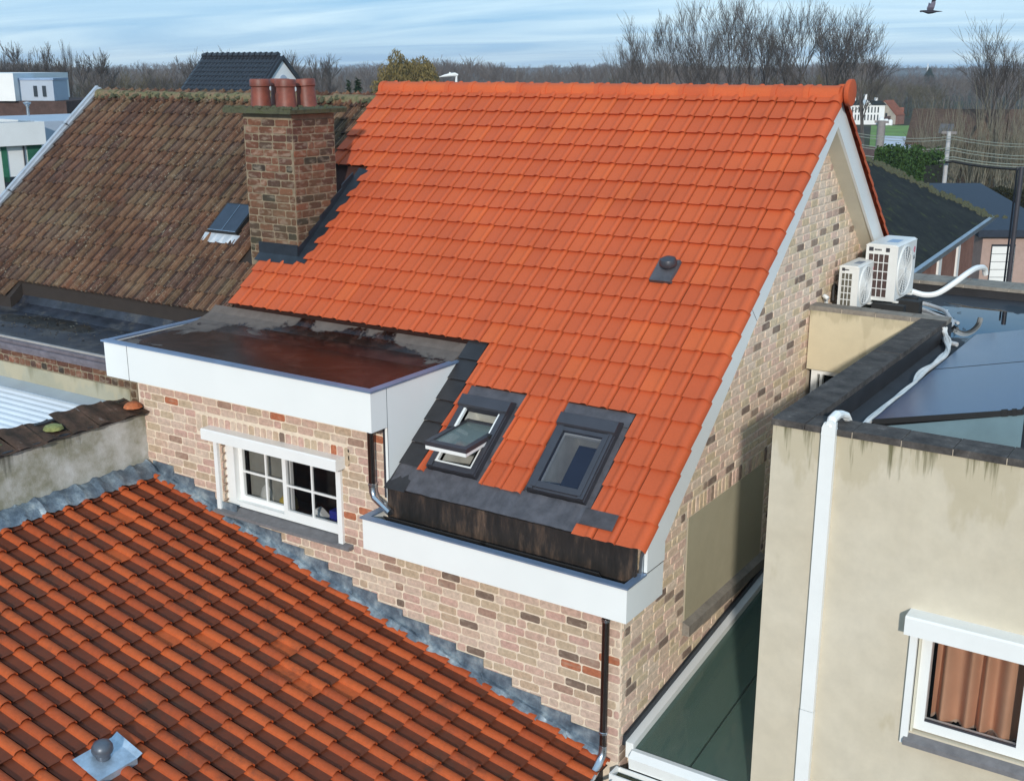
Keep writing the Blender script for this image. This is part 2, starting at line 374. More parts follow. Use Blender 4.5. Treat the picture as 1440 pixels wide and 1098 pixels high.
def wall_bricks(frame, inside, z0, z1, x0, x1, seed, L=.205, var=36, zoff=0.0):
    """courses between z0 and z1; inside(x, z) tells where there is wall (its local x, z)"""
    q = random.Random(seed); items = []; n0 = math.floor((z0-zoff)/CH)
    for n in range(n0, math.ceil((z1-zoff)/CH)):
        zc = zoff+(n+.5)*CH; x = x0-q.random()*L-(L/2 if n % 2 else 0)
        while x < x1:
            l = L if q.random() > .10 else L/2
            a, b = x, x+l; x = b
            # trim to the wall
            ok = [a+(i+.5)*l/20 for i in range(20) if inside(a+(i+.5)*l/20, zc-CH*.4) and inside(a+(i+.5)*l/20, zc+CH*.4)]
            if len(ok) < 4: continue
            if len(ok) < 20: a, b = ok[0]-l/40, ok[-1]+l/40
            items.append((frame @ Matrix.Translation(((a+b)/2, 0, zc)) @ Matrix.Rotation(q.uniform(-.008, .008), 4, 'Y'), bkey(b-a, q.randrange(var))))
    return items
F_FRONT = Matrix.Identity(4)
def F_SIDE(x): return Matrix(((0, -1, 0, x), (1, 0, 0, 0), (0, 0, 1, 0), (0, 0, 0, 1)))     # local x -> world +y, out of wall -> +x

# roof tile: flat pan with a roll on its right edge; local x across, y up the slope, z off the roof
def tile_geo(w_, g, prof, lift, seed, pan_to, under=.034, gap=.005, drop=.02, over=.03, rv=None):
    q = random.Random(seed); r = q.random() if rv is None else rv; j = lambda: q.uniform(-.0012, .0012)
    n = len(prof); b = B(); t = j()
    lo = [(x, j(), z+lift+t) for x, z in prof]; hi = [(x, g+over, z*1.0) for x, z in prof]; un = [(x, under*.4, max(z, 0)+gap) for x, z in prof]
    sh = q.uniform(-.002, .002); lo = [(x+sh, y, z) for x, y, z in lo]
    b.v += lo+hi+un
    for i in range(n-1):
        P = 1.0 if (prof[i+1][0] <= pan_to+1e-6 if pan_to >= 0 else max(prof[i][1], prof[i+1][1]) < .01) else 0.0
        for f, p in (((i, i+1, n+i+1, n+i), P), ((2*n+i, 2*n+i+1, i+1, i), P)):
            b.f.append(list(f)); b.r.append(r); b.m.append(0); b.p.append(p)
    return b
def slope_frame(org, ux, uy):
    ux = Vector(ux).normalized(); uy = Vector(uy).normalized(); uz = ux.cross(uy)
    return Matrix(((ux.x, uy.x, uz.x, org[0]), (ux.y, uy.y, uz.y, org[1]), (ux.z, uy.z, uz.z, org[2]), (0, 0, 0, 1)))
def jit(q, a=.004, l=.0012):
    return Matrix.Translation((q.uniform(-l, l), q.uniform(-l, l), q.uniform(0, l))) @ Matrix.Rotation(q.uniform(-a, a), 4, 'X') @ Matrix.Rotation(q.uniform(-a, a)*.6, 4, 'Z')

def roller_box(b, x0, x1, yf, z0, z1, m=0):
    b.prism([(yf, z0), (yf, z1-.012), (yf+.012, z1), (0.0, z1), (0.0, z0)], 'x', x0, x1, m=m)
# survey from the hovering camera: bearing u, elevation v (photo pixels) at horizontal forward distance d
def survey(u, v, d):
    Fh = np.array([-math.sin(YAW), math.cos(YAW)]); Rh = np.array([math.cos(YAW), math.sin(YAW)])
    a = (v-549)/FPX; c, s_ = math.cos(PIT), math.sin(PIT); hf = c-s_*a
    p = CAM[:2]+(Fh*hf+Rh*(u-720)/FPX)*(d/hf)
    return Vector((p[0], p[1], CAM[2]-(s_+c*a)*d/hf))
GZ = -4.7
def gpt(u, d): p = survey(u, 92, d); return Vector((p.x, p.y, GZ))

# ================================================================== the place: ground
g = B(); NG = 40
def ground_mat():
    M = Mt('winter_fields'); n = M.noise(.05, 6, .65)
    c = M.ramp(n, [(.3, (.035, .030, .020)), (.48, (.055, .045, .030)), (.6, (.045, .055, .022)), (.75, (.07, .055, .035))])
    M.set(c, .95, 0, .1); return M.m
m_ground = ground_mat()
kind(part('ground', B().box(-2500, 2500, -300, 4500, GZ-.5, GZ), m_ground), 'structure')

# ================================================================== main house
YE, ZE, YR, ZR = -.146, .527, 3.924, 3.894
P = math.atan2(ZR-ZE, YR-YE); cp, sp_ = math.cos(P), math.sin(P)
def RF(x, s, h=0.0): return Vector((x, YE+s*cp-h*sp_, ZE+s*sp_+h*cp))
ROOF = slope_frame((0, YE, ZE), (1, 0, 0), (0, cp, sp_))
GA, W_ = .2419, .198
house = thing('brick_house', 'brick house with new bright orange tiled roof, white-boarded dormer and two roof windows', 'house', (-2.8, 3.9, GZ))
# walls: front (mortar plane y=0) round the kitchen window opening, gable (x=0), rear and interior floor
WX0, WX1, WZ0, WZ1 = -4.55, -2.95, -.17, .62
wall = B()
wall.box(-5.72, WX0, 0, .16, GZ, 1.36); wall.box(WX1, -2.36, 0, .16, GZ, 1.36); wall.box(WX0, WX1, 0, .16, GZ, WZ0); wall.box(WX0, WX1, 0, .16, WZ1, 1.36)
wall.box(-2.36, -.16, 0, .16, GZ, .30)
wall.box(-5.72, -5.60, .16, 7.9, GZ, .6); wall.box(-5.72, -.16, 7.74, 7.9, GZ, .6)
wf = part('front_wall', wall, mb_mortar, house)
gp = [(0, GZ), (7.9, GZ), (7.9, .42), (YR, ZR-.29), (.0, .32)]
gw = part('gable_wall', B().prism(gp, 'x', -.16, 0), mb_mortar, house)
def below_roof(y, z, off=.22):
    return z < (ZE+(y-YE)*math.tan(P)-off if y < YR else ZR-(y-YR)*math.tan(P)-off)
LOW = lambda x: -1.44+(-.1-x)*math.tan(.2644)           # tile plane of the annexe where it meets the wall
def in_front(x, z):
    if z < LOW(x)-.02: return False
    if WX0-.005 < x < WX1+.005 and WZ0-.005 < z < WZ1+.005: return False
    if -4.86 < x < -2.86 and .60 < z < .795: return False       # soldier course over the window
    if x < -2.42: return -5.70 < x and z < 1.12
    return x < .0 and z < .04
items = wall_bricks(F_FRONT, in_front, -1.62, 1.14, -5.70, 0.0, 3)
for i in range(25):                                            # soldiers
    items.append((F_FRONT @ Matrix.Translation((-4.82+i*.0815, 0, .695)) @ Matrix.Rotation(math.pi/2, 4, 'Y'), bkey(.19, rng.randrange(36), .0815)))
for n in range(9):                                             # brick reveal left of the window, seen between guide and frame
    items.append((Matrix(((0, 1, 0, WX0), (1, 0, 0, .045), (0, 0, 1, 0), (0, 0, 0, 1))) @ Matrix.Translation((0, 0, -.12+n*CH)), bkey(.09, rng.randrange(36))))
def in_gable(y, z):
    if not (0 < y < 6.4) or z < -1.62: return False
    if not below_roof(y, z, .30): return False
    if 1.17 < y < 3.03 and -.80 < z < .49: return False         # blind panel with sill and soldier course
    if y > 4.08 and z < 1.5: return False
    if y > .3 and z < -1.45+.125*y: return False
    return True
gitems = wall_bricks(F_SIDE(0), in_gable, -1.62, 3.7, 0.0, 6.4, 11)
for i in range(23):
    gitems.append((F_SIDE(0) @ Matrix.Translation((1.21+i*.0815, 0, .405)) @ Matrix.Rotation(math.pi/2, 4, 'Y'), bkey(.16, rng.randrange(36), .0815)))
camv = Vector(CAM)
both = sorted([(m, k, 0) for m, k in items]+[(m, k, 1) for m, k in gitems], key=lambda t: (t[0].translation-camv).length)
nf = sum(1 for t in both[:300] if t[2] == 0)
pieces('brick', 'brickwork', wf, GEO, items, mb_front, nf)
pieces('brick', 'brickwork', gw, GEO, gitems, mb_gable, 300-nf)
# blind panel in the gable
part('blind_panel', B().box(-.02, .004, 1.20, 3.0, -.68, .325), m_olive, house)
part('panel_sill', B().prism([(0, -.66), (.07, -.69), (.07, -.79), (0, -.79)], 'y', 1.17, 3.04), m_copl, house)
# black felt closing the back of the gutter, gutter box
part('gutter_lining', B().box(-2.32, .15, -.10, -.06, .06, .545).box(-2.42, .15, -.27, -.10, .06, .10), m_up, house)
lf = B().box(-2.448, .188, -.300, -.262, 0, .288).box(.150, .188, -.262, .33, 0, .288).box(-2.448, -2.41, -.262, .0, 0, .288).box(-2.41, .150, -.262, .0, .0, .055)
fb = part('eaves_fascia', lf, m_white, house)
part('edge_trim', B().box(-2.47, .198, -.312, -.245, .288, .303).box(.135, .198, -.245, .015, .288, .303).box(-2.47, -2.40, -.245, .0, .288, .303), m_trim, fb)
part('corner_upstand', B().prism([(-.02, .303), (.06, .303), (.06, .50), (.0, .44)], 'x', .14, .165), m_zinc, fb)
part('edge_joint', BX(.16, .187, .02, .33, .289, .3045), m_black, fb)
# dormer
DX0, DX1, DT, DB = -5.818, -2.316, 1.468, 1.097
dorm = link('dormer', B().box(DX0, DX1, -.290, -.25, DB, DT-.012).box(DX1-.04, DX1, -.25, -.076, DB, DT-.012).box(DX0, DX0+.04, -.25, 1.05, DB, DT-.012)
            .box(DX0+.04, DX1-.04, -.25, .0, DB, DB+.04).mesh('dormer', m_white), house)
part('panel_joint', B().box(-5.472, -5.468, -.2925, -.289, DB, DT-.012).box(DX1-.001, DX1+.0022, -.0775, -.0745, .45, DT-.012), m_dkgrey, dorm)
yk = lambda z: YE+(z-ZE)/math.tan(P)
part('cheek_panel', B().prism([(-.0755, yk(.40)*0+.395), (-.0755, DT-.012), (yk(DT), DT-.012)], 'x', DX1-.03, DX1), m_white, dorm)
part('cheek_edge', B().box(-2.425, DX1-.002, -.012, .1, .40, DB), m_dkgrey, dorm)
part('roof_felt', B().prism([(-.24, 1.38), (-.24, 1.440), (.70, 1.445), (.95, 1.475), (1.10, 1.525), (1.19, 1.588), (1.25, 1.56), (1.25, 1.38)], 'x', DX0+.03, DX1-.03), m_dorm, dorm)
part('edge_trim', B().box(DX0-.03, DX1+.015, -.305, -.225, DT-.012, DT+.004).box(DX1-.065, DX1+.015, -.225, 1.10, DT-.012, DT+.004).box(DX0-.02, DX0+.05, -.225, 1.12, DT-.012, DT+.004), m_trim, dorm)
# roof slopes: deck, tiles
deck = B().prism([(YE+.03, ZE-.13), (YE+.02, ZE-.035), (YR, ZR-.035), (7.95, .46), (7.95, .37), (YR, ZR-.16)], 'x', -5.54, -.0)
# (openings for the two roof windows are cut as their own wells below the deck surface)
roof = link('roof', B().mesh('roof', m_deck), house)
SKY = [(-1.99, -1.49), (-.95, -.415)]
def deck_strip(b, x0, x1, s0, s1, t=.09, h=-.035):
    a, c, d, e = RF(0, s0, h), RF(0, s1, h), RF(0, s1, h-t), RF(0, s0, h-t)
    b.prism([(a.y, a.z), (c.y, c.z), (d.y, d.z), (e.y, e.z)], 'x', x0, x1)
dk = B(); S0, S1 = .36, 1.06
for x0, x1, s0, s1 in ((-5.54, 0.0, 1.75, 5.33), (-2.34, 0, S1, 1.75), (-2.34, -1.95, .1, S1), (-1.53, -.91, .1, S1), (-.455, 0, .1, S1), (-1.95, -1.53, .1, S0), (-.91, -.455, .1, S0)):
    deck_strip(dk, x0, x1, s0, s1)
a = RF(0, 5.33, -.035)
dk.prism([(a.y, a.z), (7.95, .46), (7.95, .37), (a.y, a.z-.1)], 'x', -5.54, 0)
part('roof_deck', dk, m_decko, roof)
PROF = [(0, 0), (.008, .001), (.112, .001), (.124, .0045), (.135, .012), (.150, .017), (.168, .0178), (.178, .013), (.184, .002), (.186, -.018)]
PROFV = [(0, 0), (.008, .001), (.125, .001), (.145, .006), (.160, .016), (.180, .022), (.208, .022), (.228, .013), (.240, -.006), (.246, -.028), (.247, -.045)]
for sd_ in range(14):
    GEO[('n', sd_)] = tile_geo(W_, GA, PROF, .030, 100+sd_, .115, rv=min(1, max(0, random.Random(sd_).gauss(.45, .22))))
    GEO[('v', sd_)] = tile_geo(.26, GA, PROFV, .031, 300+sd_, .125)
def cover(xa, xb, s):
    """which part of a tile column is left standing beside dormer, chimney, windows and lead"""
    if s < 1.70 and xb <= DX1+.02: return None
    if s < 1.70 and xa < -2.09: xa = -2.09
    if s > .25 and s < 1.2:
        for u, v in ((-2.022, -1.425), (-.967, -.335)):
            if xa >= u-.01 and xb <= v+.01: return None
            if xa < u < xb: xb = u if u-xa > xb-v or xb < v+.05 else xb
            if xa < v < xb and not (xa < u-.001): xa = v
    if s < .2 and xb < -.25: return None
    if 2.40 < s < 3.75 and xa < -4.93: 
        if xb < -4.90: return None
        xa = -4.93
    return xa, xb
titems = []; q = random.Random(5); cutn = 0
for k in range(22):
    s = .02+GA*k
    for c in range(28):
        xb = -.004-W_*c; xa = xb-W_
        if c == 27: xa = -5.548
        r = cover(xa, xb, s+.02)
        if r is None or r[1]-r[0] < .03: continue
        a_, b_ = r
        if abs(a_-xa) < .004 and abs(b_-xb) < .004:
            key = ('n', q.randrange(14)); off = xa
        else:
            key = ('n', 'cut', round(a_-xa, 3), round(b_-xa, 3)); off = xa
            if key not in GEO:
                pr_ = [(a_-xa, 0.001)]+[p for p in PROF if a_-xa+.004 < p[0] < b_-xa-.004]+([(b_-xa, PROF[-1][1])] if b_ >= xb-.004 else [(b_-xa, .001), (b_-xa+.001, -.02)])
                GEO[key] = tile_geo(W_, GA, pr_, .030, 50+len(GEO), .115)
        titems.append((ROOF @ Matrix.Translation((off, s, 0)) @ jit(q), key))
    titems.append((ROOF @ Matrix.Translation((-.004, s, 0)) @ jit(q, .003), ('v', q.randrange(14))))
pieces('roof_tile', 'roof_tiling', roof, GEO, titems, mt_new, 300, True)
# rear slope tiles (seen edge-on past the verge) and their right-hand verge row
BACK = slope_frame((0, YR+4.07*1.0, ZR-4.07*math.tan(P)), (-1, 0, 0), (0, -cp, sp_))
bl = 4.07/cp; ritems = []
PROFB = [(-.247, -.06), (-.246, -.03), (-.240, -.006), (-.228, .013), (-.208, .022), (-.18, .022), (-.16, .016), (-.145, .006), (-.125, .001), (-.008, .001), (0, 0)]
for sd_ in range(4): GEO[('b', sd_)] = tile_geo(.26, GA, PROFB, .022, 700+sd_, .0)
for k in range(21):
    ritems.append((BACK @ Matrix.Translation((0, .1+GA*k, 0)), ('b', q.randrange(4))))
    for c in range(28): ritems.append((BACK @ Matrix.Translation((.004+W_*c, .1+GA*k, 0)), ('n', q.randrange(14))))
pieces('roof_tile', 'rear_tiling', roof, GEO, ritems, mt_new, 0, True)
# ridge tiles
def ridge_geo(L, r, seed, lift=.0):
    qq = random.Random(seed); b = B(); n = 9; secs = [(0, r*1.0), (L-.045, r), (L-.04, r*1.13), (L+.012, r*1.13)]
    vs = [(x, -rr*math.cos(math.pi*(i/(n-1)))*.98, rr*math.sin(math.pi*i/(n-1))*.86+lift-(.03 if i in (0, n-1) else 0)) for x, rr in secs for i in range(n)]
    fs = [(k*n+i, (k+1)*n+i, (k+1)*n+i+1, k*n+i+1) for k in range(len(secs)-1) for i in range(n-1)]
    fs += [tuple((len(secs)-1)*n+i for i in range(n))[::-1]]
    return b.add(vs, [f for f in fs], r=qq.random())
rx0 = -5.53; nR = 17; RL = 5.73/nR
for i in range(nR):
    M = Matrix.Translation((rx0+(nR-i)*RL, YR, ZR-.028)) @ Matrix.Rotation(math.pi, 4, 'Z') @ Matrix.Rotation(rng.uniform(-.006, .006), 4, 'Y')
    me = GEO.setdefault(('ridge', i % 3), ridge_geo(RL, .098, i % 3)).mesh('ridge_tile', mt_new, True) if i < 3 else bpy.data.meshes[['ridge_tile', 'ridge_tile.001', 'ridge_tile.002'][i % 3]]
    link('ridge_tile', me, roof, M)
part('ridge_end_disc', B().lathe([(.02, -.006), (.118, -.004), (.128, .01), (.128, .045), (.10, .05)], 22), mt_new, roof, True, Matrix.Translation((.262, YR, ZR-.005)) @ Matrix.Rotation(-math.pi/2, 4, 'Y') @ Matrix.Rotation(math.pi, 4, 'X'))
# verge boards and soffit
tp = math.tan(P)
def bz(y, off): return ZE+(y-YE)*tp-off if y <= YR else ZR-(y-YR)*tp-off
ob = lambda y: .455-.125*(min(y, 2*YR-y)-.3)/3.6
VX0, VX1 = .168, .196
vb = B().prism([(.33, bz(.33, ob(.33))), (YR, ZR-ob(YR)), (YR, ZR-.045), (.02, bz(.02, .045)), (.02, .306), (.33, .306)], 'x', VX0, VX1)
part('verge_board', vb, m_white, house)
part('verge_board', B().prism([(YR+.003, ZR-ob(YR)), (7.9, bz(7.9, .40)), (7.9, bz(7.9, .05)), (YR+.003, ZR-.05)], 'x', VX0, VX1), m_white, house)
part('soffit', B().prism([(YR-.02, ZR-.30), (7.85, bz(7.85, .30)), (7.85, bz(7.85, .32)), (YR-.02, ZR-.32)], 'x', .0, VX0), m_cream_soffit, house)
part('soffit', B().prism([(YR-.025, ZR-.28), (.4, bz(.4, .28)), (.4, bz(.4, .30)), (YR-.025, ZR-.30)], 'x', .0, VX0), m_cream_soffit, house)
part('board_joint', B().prism([(1.86, bz(1.86, .05)), (1.864, bz(1.864, .05)), (2.06, bz(2.06, .395)), (2.056, bz(2.056, .395))], 'x', VX1-.0005, VX1+.0012), m_dkgrey, house)
# stepped lead beside the dormer cheek, apron under the windows, comb strip
for k in range(7):
    s0 = .05+GA*k if k else .02; s1 = .02+GA*(k+1)+.035; b = B()
    b.add([(DX1-.01, s0, .020), (-2.098, s0, .022), (-2.10, s1, .006), (DX1-.01, s1, .004), (DX1-.01, s0+.01, .0), (-2.098, s0+.01, .002)], [(0, 1, 2, 3), (4, 5, 1, 0)])
    part('lead_soaker', b, m_black, roof, M=ROOF)
b = B(); N = 40; q = random.Random(2)
xs = [-2.30+i*(2.30-.37)/N for i in range(N+1)]
vs = [(x, .045+q.uniform(-.004, .004)+(.03 if i == 0 else 0), .012+q.uniform(-.002, .003)) for i, x in enumerate(xs)]+[(x, .30, .014+.004*math.sin(i*1.7)) for i, x in enumerate(xs)]
b.add(vs, [(i, i+1, N+2+i, N+1+i) for i in range(N)]); N2 = N+1
b.add([(x, .05, .012) for x in xs]+[(x, .06, -.05) for x in xs], [(N2+i, N2+i+1, i+1, i) for i in range(N)])
part('lead_apron', b, m_flash, roof, M=ROOF)
b = B()
for i in range(34): b.box(-.37+i*.0088, -.37+i*.0088+.0045, .115, .262, .046, .051)
b.box(-.40, -.07, .115, .262, .0405, .046)
part('comb_strip', b, m_flash, roof, M=ROOF)
# roof vent cap
vent = part('vent_slate', B().add([(-.79, 2.655, .056), (-.585, 2.655, .056), (-.585, 2.93, .046), (-.79, 2.93, .046), (-.79, 2.66, .018), (-.585, 2.66, .018), (-.575, 2.66, .02), (-.575, 2.93, .02)], [(0, 1, 2, 3), (4, 5, 1, 0), (1, 6, 7, 2)]), m_flash, roof, M=ROOF)
part('vent_cap', B().lathe([(.045, 0), (.045, .04), (.075, .045), (.082, .062), (.082, .085), (.070, .112), (.04, .126), (.005, .130)], 24), m_dkgrey, roof, True, Matrix.Translation(RF(-.665, 2.82, .02)) @ Matrix.Rotation(.25, 4, 'X'))

# roof windows
def roof_window(x0, x1, open_, lab):
    s0, s1 = .315, 1.085; H = .075; fw = .052
    rw = part('roof_window', B().box(x0, x0+fw, s0, s1, -.03, H).box(x1-fw, x1, s0, s1, -.03, H).box(x0+fw, x1-fw, s0, s0+fw, -.03, H-.012).box(x0+fw, x1-fw, s1-.05, s1, -.03, H), m_dkgrey, house, M=ROOF, label=lab)
    # outer flashing gutters and top tray
    b = B().box(x0-.045, x0-.012, s0-.03, s1+.06, -.02, .004).box(x1+.012, x1+.070, s0-.03, s1+.06, -.02, .004)
    b.box(x0-.045, x0-.041, s0-.03, s1+.06, .004, .018).box(x1+.066, x1+.070, s0-.03, s1+.06, .004, .018)
    b.box(x0-.045, x1+.070, s1+.004, s1+.145, -.02, .012)
    part('window_flashing', b, m_flash, rw, M=ROOF)
    part('frame_side', B().box(x0-.012, x0, s0-.01, s1, -.02, .058).box(x1, x1+.012, s0-.01, s1, -.02, .058), m_dkgrey, rw, M=ROOF)
    part('window_hood', B().prism([(s1-.125, H), (s1-.115, H+.022), (s1-.01, H+.026), (s1+.035, .03), (s1+.035, .0), (s1-.125, .0)], 'x', x0-.014, x1+.014), m_dkgrey, rw, M=ROOF)
    # well with white reveals down into the attic
    d = -.42; t = .01
    b = B().box(x0+fw-t, x0+fw, s0+.03, s1-.03, d, H-.03).box(x1-fw, x1-fw+t, s0+.03, s1-.03, d, H-.03).box(x0+fw, x1-fw, s1-.06, s1-.05, d, H-.03)
    b.box(x0+fw, x1-fw, s0+.045, s0+.055, -.12, H-.03)
    part('reveal', b, m_roomw, rw, M=ROOF)
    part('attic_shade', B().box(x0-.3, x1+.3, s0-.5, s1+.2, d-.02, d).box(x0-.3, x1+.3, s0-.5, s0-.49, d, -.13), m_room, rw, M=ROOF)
    sm = .048
    L0, L1 = s0+.02, s1-.135
    sb = B(); pivot = (L0+L1)/2+.06
    A0, A1 = L0-pivot, L1-pivot; X0, X1 = x0+.03, x1-.03
    if open_: Ms = ROOF @ Matrix.Translation((0, pivot, H-.015)) @ Matrix.Rotation(R_(-35), 4, 'X')
    else: Ms = ROOF @ Matrix.Translation((0, pivot, H-.022))
    sb.box(X0, X0+sm, A0, A1, -.012, .028).box(X1-sm, X1, A0, A1, -.012, .028).box(X0+sm, X1-sm, A0, A0+sm*1.2, -.012, .026).box(X0+sm, X1-sm, A1-sm*.8, A1, -.012, .026)
    sash = part('sash', sb, m_dkgrey, rw, M=Ms)
    b = B().box(X0+sm+.012, X0+sm+.016, A0+sm*1.2, A1-sm*.8, .026, .030).box(X1-sm-.004, X1-sm, A0+sm*1.2, A1-sm*.8, .0, .012)
    part('sash_lining', B().box(X0+.006, X0+sm, A0, A1, -.045, -.0125).box(X1-sm, X1-.006, A0, A1, -.045, -.0125).box(X0+sm, X1-sm, A0, A0+sm, -.045, -.0125).box(X0+sm, X1-sm, A1-sm, A1, -.045, -.0125), m_pvc, rw, M=Ms)
    part('pane', B().box(X0+sm-.004, X1-sm+.004, A0+sm, A1-sm*.7, .006, .012), m_glop if open_ else m_gldk, rw, M=Ms)
    if open_:
        part('frame_lining', B().box(x0+fw-.004, x0+fw+.022, s0+.055, s1-.13, H-.04, H-.012).box(x1-fw-.022, x1-fw+.004, s0+.055, s1-.13, H-.04, H-.012).box(x0+fw, x1-fw, s0+.055, s0+.068, H-.05, H-.010), m_pvc, rw, M=ROOF)
        part('hinge', B().box(X1-.02, X1+.012, -.03, .03, -.03, .03).box(X0-.012, X0+.02, -.03, .03, -.03, .03), m_rub, rw, M=Ms)
    else:
        part('painted_attic_dark', B().box(x0+.19, x1-fw-.006, s0+.07, s1-.20, -.085, -.08), simple('unlit_attic_blue', (.015, .018, .035), .9, bump=0), rw, M=ROOF)  # dark blue sheet painted in for the unlit attic behind the pane
    return rw
roof_window(-1.99, -1.49, True, 'roof window swung open on its middle hinge beside the white dormer cheek')
roof_window(-.95, -.415, False, 'closed roof window nearer the verge')

# kitchen window with roller shutter box
win = part('window', B(), m_pvc, house, label='white sliding window with glazing bars under a roller shutter box')
fy = .085
fr = B().box(-4.55, -4.43, fy-.02, fy+.07, -.135, .60).box(-3.03, -2.98, fy-.02, fy+.07, -.135, .60).box(-4.43, -3.03, fy-.02, fy+.07, -.135, -.085).box(-4.43, -3.03, fy-.02, fy+.07, .52, .60)
part('frame', fr, m_pvc, win)
def sash_bars(x0, x1, z0, z1, y, nm, t=.052, bar=.02):
    b = B().box(x0, x0+t, y, y+.035, z0, z1).box(x1-t, x1, y, y+.035, z0, z1).box(x0+t, x1-t, y, y+.035, z0, z0+t).box(x0+t, x1-t, y, y+.035, z1-t, z1)
    s_ = part('sash', b, m_pvc, win)
    xm, zm = (x0+x1)/2+.01, (z0+z1)/2-.01
    part('glazing_bar', B().box(xm-bar/2, xm+bar/2, y+.004, y+.022, z0+t, z1-t), m_pvc, win)
    part('glazing_bar', B().box(x0+t, xm-bar/2, y+.004, y+.022, zm-bar/2, zm+bar/2).box(xm+bar/2, x1-t, y+.004, y+.022, zm-bar/2, zm+bar/2), m_pvc, win)
    part('pane', B().box(x0+t-.005, x1-t+.005, y+.024, y+.028, z0+t-.005, z1-t+.005), m_gl, win)
sash_bars(-4.43, -3.72, -.085, .55, fy+.045, 'l')
sash_bars(-3.77, -3.03, -.085, .55, fy-.02, 'r', .05)
part('net_curtain', B().box(-4.40, -3.80, fy+.16, fy+.165, -.08, .6), simple('grey_net_curtain', (.24, .24, .21), .95, bump=0), win)
part('guide_rail', BX(-4.605, -4.555, -.035, .004, -.185, .59), m_pvc, win); part('guide_rail', BX(-2.985, -2.93, -.035, .004, -.185, .59), m_pvc, win)
b = B(); roller_box(b, -4.66, -2.89, -.135, .585, .695); part('shutter_box', b, m_pvc, win)
part('sill', B().prism([(-.075, -.205), (-.075, -.175), (.10, -.145), (.10, -.205)], 'x', -4.62, -2.83), m_sill, win)
rm = B().box(-4.7, -2.8, 1.2, 1.22, -.5, .9).box(-4.7, -2.8, .17, 1.2, -.52, -.5).box(-4.72, -4.7, .17, 1.2, -.5, .9).box(-2.8, -2.78, .17, 1.2, -.5, .9).box(-4.7, -2.8, .17, 1.2, .9, .92).box(-4.55, -2.95, .155, .32, -.52, -.17)
part('room_shell', rm, m_room, win)
crate = part('blue_crate', B().box(-3.32, -3.16, .22, .34, -.168, -.0).box(-3.31, -3.17, .23, .33, -.0, .002), simple('blue_plastic', (.03, .04, .30), .4, bump=0)); tag(crate, 'blue plastic crate on the inner sill behind the right kitchen window pane', 'crate')
iron = part('steam_iron', B().prism([(-3.62, -.165), (-3.38, -.165), (-3.38, -.10), (-3.46, -.04), (-3.50, -.02), (-3.52, -.05), (-3.60, -.13)], 'y', .22, .30), m_pvc); tag(iron, 'white appliance standing on the inner sill beside the blue crate', 'appliance')
yb = part('yellow_bag', B().lathe([(.07, 0), (.10, .04), (.09, .13), (.05, .18), (.02, .19)], 12, (-3.93, .29, -.165)), simple('yellow_bag', (.45, .33, .06), .7), smooth=True); tag(yb, 'yellow bag behind the left kitchen window pane', 'bag')
wb = part('white_bag', B().lathe([(.09, 0), (.11, .08), (.08, .2), (.03, .27)], 12, (-4.18, .29, -.165)), simple('white_bag', (.5, .5, .46), .8), smooth=True); tag(wb, 'whitish bag behind the left kitchen window pane', 'bag')

# downpipes
def pipe_with_clip(name, pts, clips, lab, mat=m_chrome):
    o = part(name, B().tube(pts, .0315, 14), mat, house, True, label=lab)
    for z in clips:
        part('pipe_clip', B().lathe([(.034, -.013), (.038, -.010), (.038, .010), (.034, .013)], 14, (pts[0][0], pts[0][1], z)).box(pts[0][0]-.012, pts[0][0]+.012, pts[0][1]+.02, .0, z-.008, z+.008), m_pipebr, o)
    return o
d2 = pipe_with_clip('downpipe', [(-2.505, -.085, 1.10), (-2.505, -.085, .50)], (1.03, .53), 'short dark downpipe from the dormer')
part('pipe_elbow', B().tube([(-2.505, -.085, .51), (-2.50, -.088, .46), (-2.47, -.095, .41), (-2.25, -.15, .335)], .034, 14), m_pipebr, d2, True)
d1 = pipe_with_clip('downpipe', [(-.105, -.08, .0), (-.105, -.08, -1.30)], (-.14, -1.16), 'long dark downpipe at the house corner')
part('pipe_elbow', B().tube([(-.105, -.08, -1.28), (-.105, -.085, -1.36), (-.11, -.14, -1.43), (-.115, -.24, -1.49), (-.118, -.30, -1.52)], .036, 14), m_pipebr, d1, True)

# ================================================================== tiled annexe below the kitchen window
AP = .2644; ca, sa = math.cos(AP), math.sin(AP)
EVX = -.076; EVZ = -.941-(EVX+1.938)*math.tan(AP)-.036
ANX = slope_frame((EVX, 0, EVZ), (0, 1, 0), (-ca, 0, sa))
annex = thing('tiled_annexe', 'low annexe under a weathered orange roll-tiled roof running along the brick wall', 'annexe', (-3, -2.5, GZ))
anr = link('roof', B().prism([(EVX-.02, EVZ-.03), (-5.62, EVZ-.03+(5.62+EVX)*math.tan(AP)), (-5.62, GZ), (-.14, GZ), (-.14, EVZ-.06)], 'y', -5.2, -.002).mesh('roof', m_deck), annex)
w2, g2 = .221, .241
PR2 = [(0, 0), (.010, .001), (.100, .001), (.110, .004)]+[(.112+.0445*(1-math.cos(math.pi*i/7)), .004+.033*math.sin(math.pi*i/7)**.75) for i in range(1, 7)]+[(.203, .008), (.206, -.016)]
GEO.update({('a', i): tile_geo(w2, g2, PR2, .030, 900+i, .111, under=.03, gap=.011, rv=(i/18 if i < 18 else .98)) for i in range(19)})
q = random.Random(21); ai = []
clean = {(21, 3), (14, 7), (13, 6), (11, 4), (9, 5), (10, 5), (8, 4), (19, 5)}
for k in range(24):
    for c in range(24):
        if 9 <= k <= 10 and c in (13,) : pass
        key = ('a', 18) if (k, c) in clean else ('a', q.randrange(18))
        ai.append((ANX @ Matrix.Translation((-w2*(c+1), g2*k, 0)) @ jit(q, .007, .002), key))
pieces('roof_tile', 'roof_tiling', anr, GEO, ai, mt_low, 300, True)
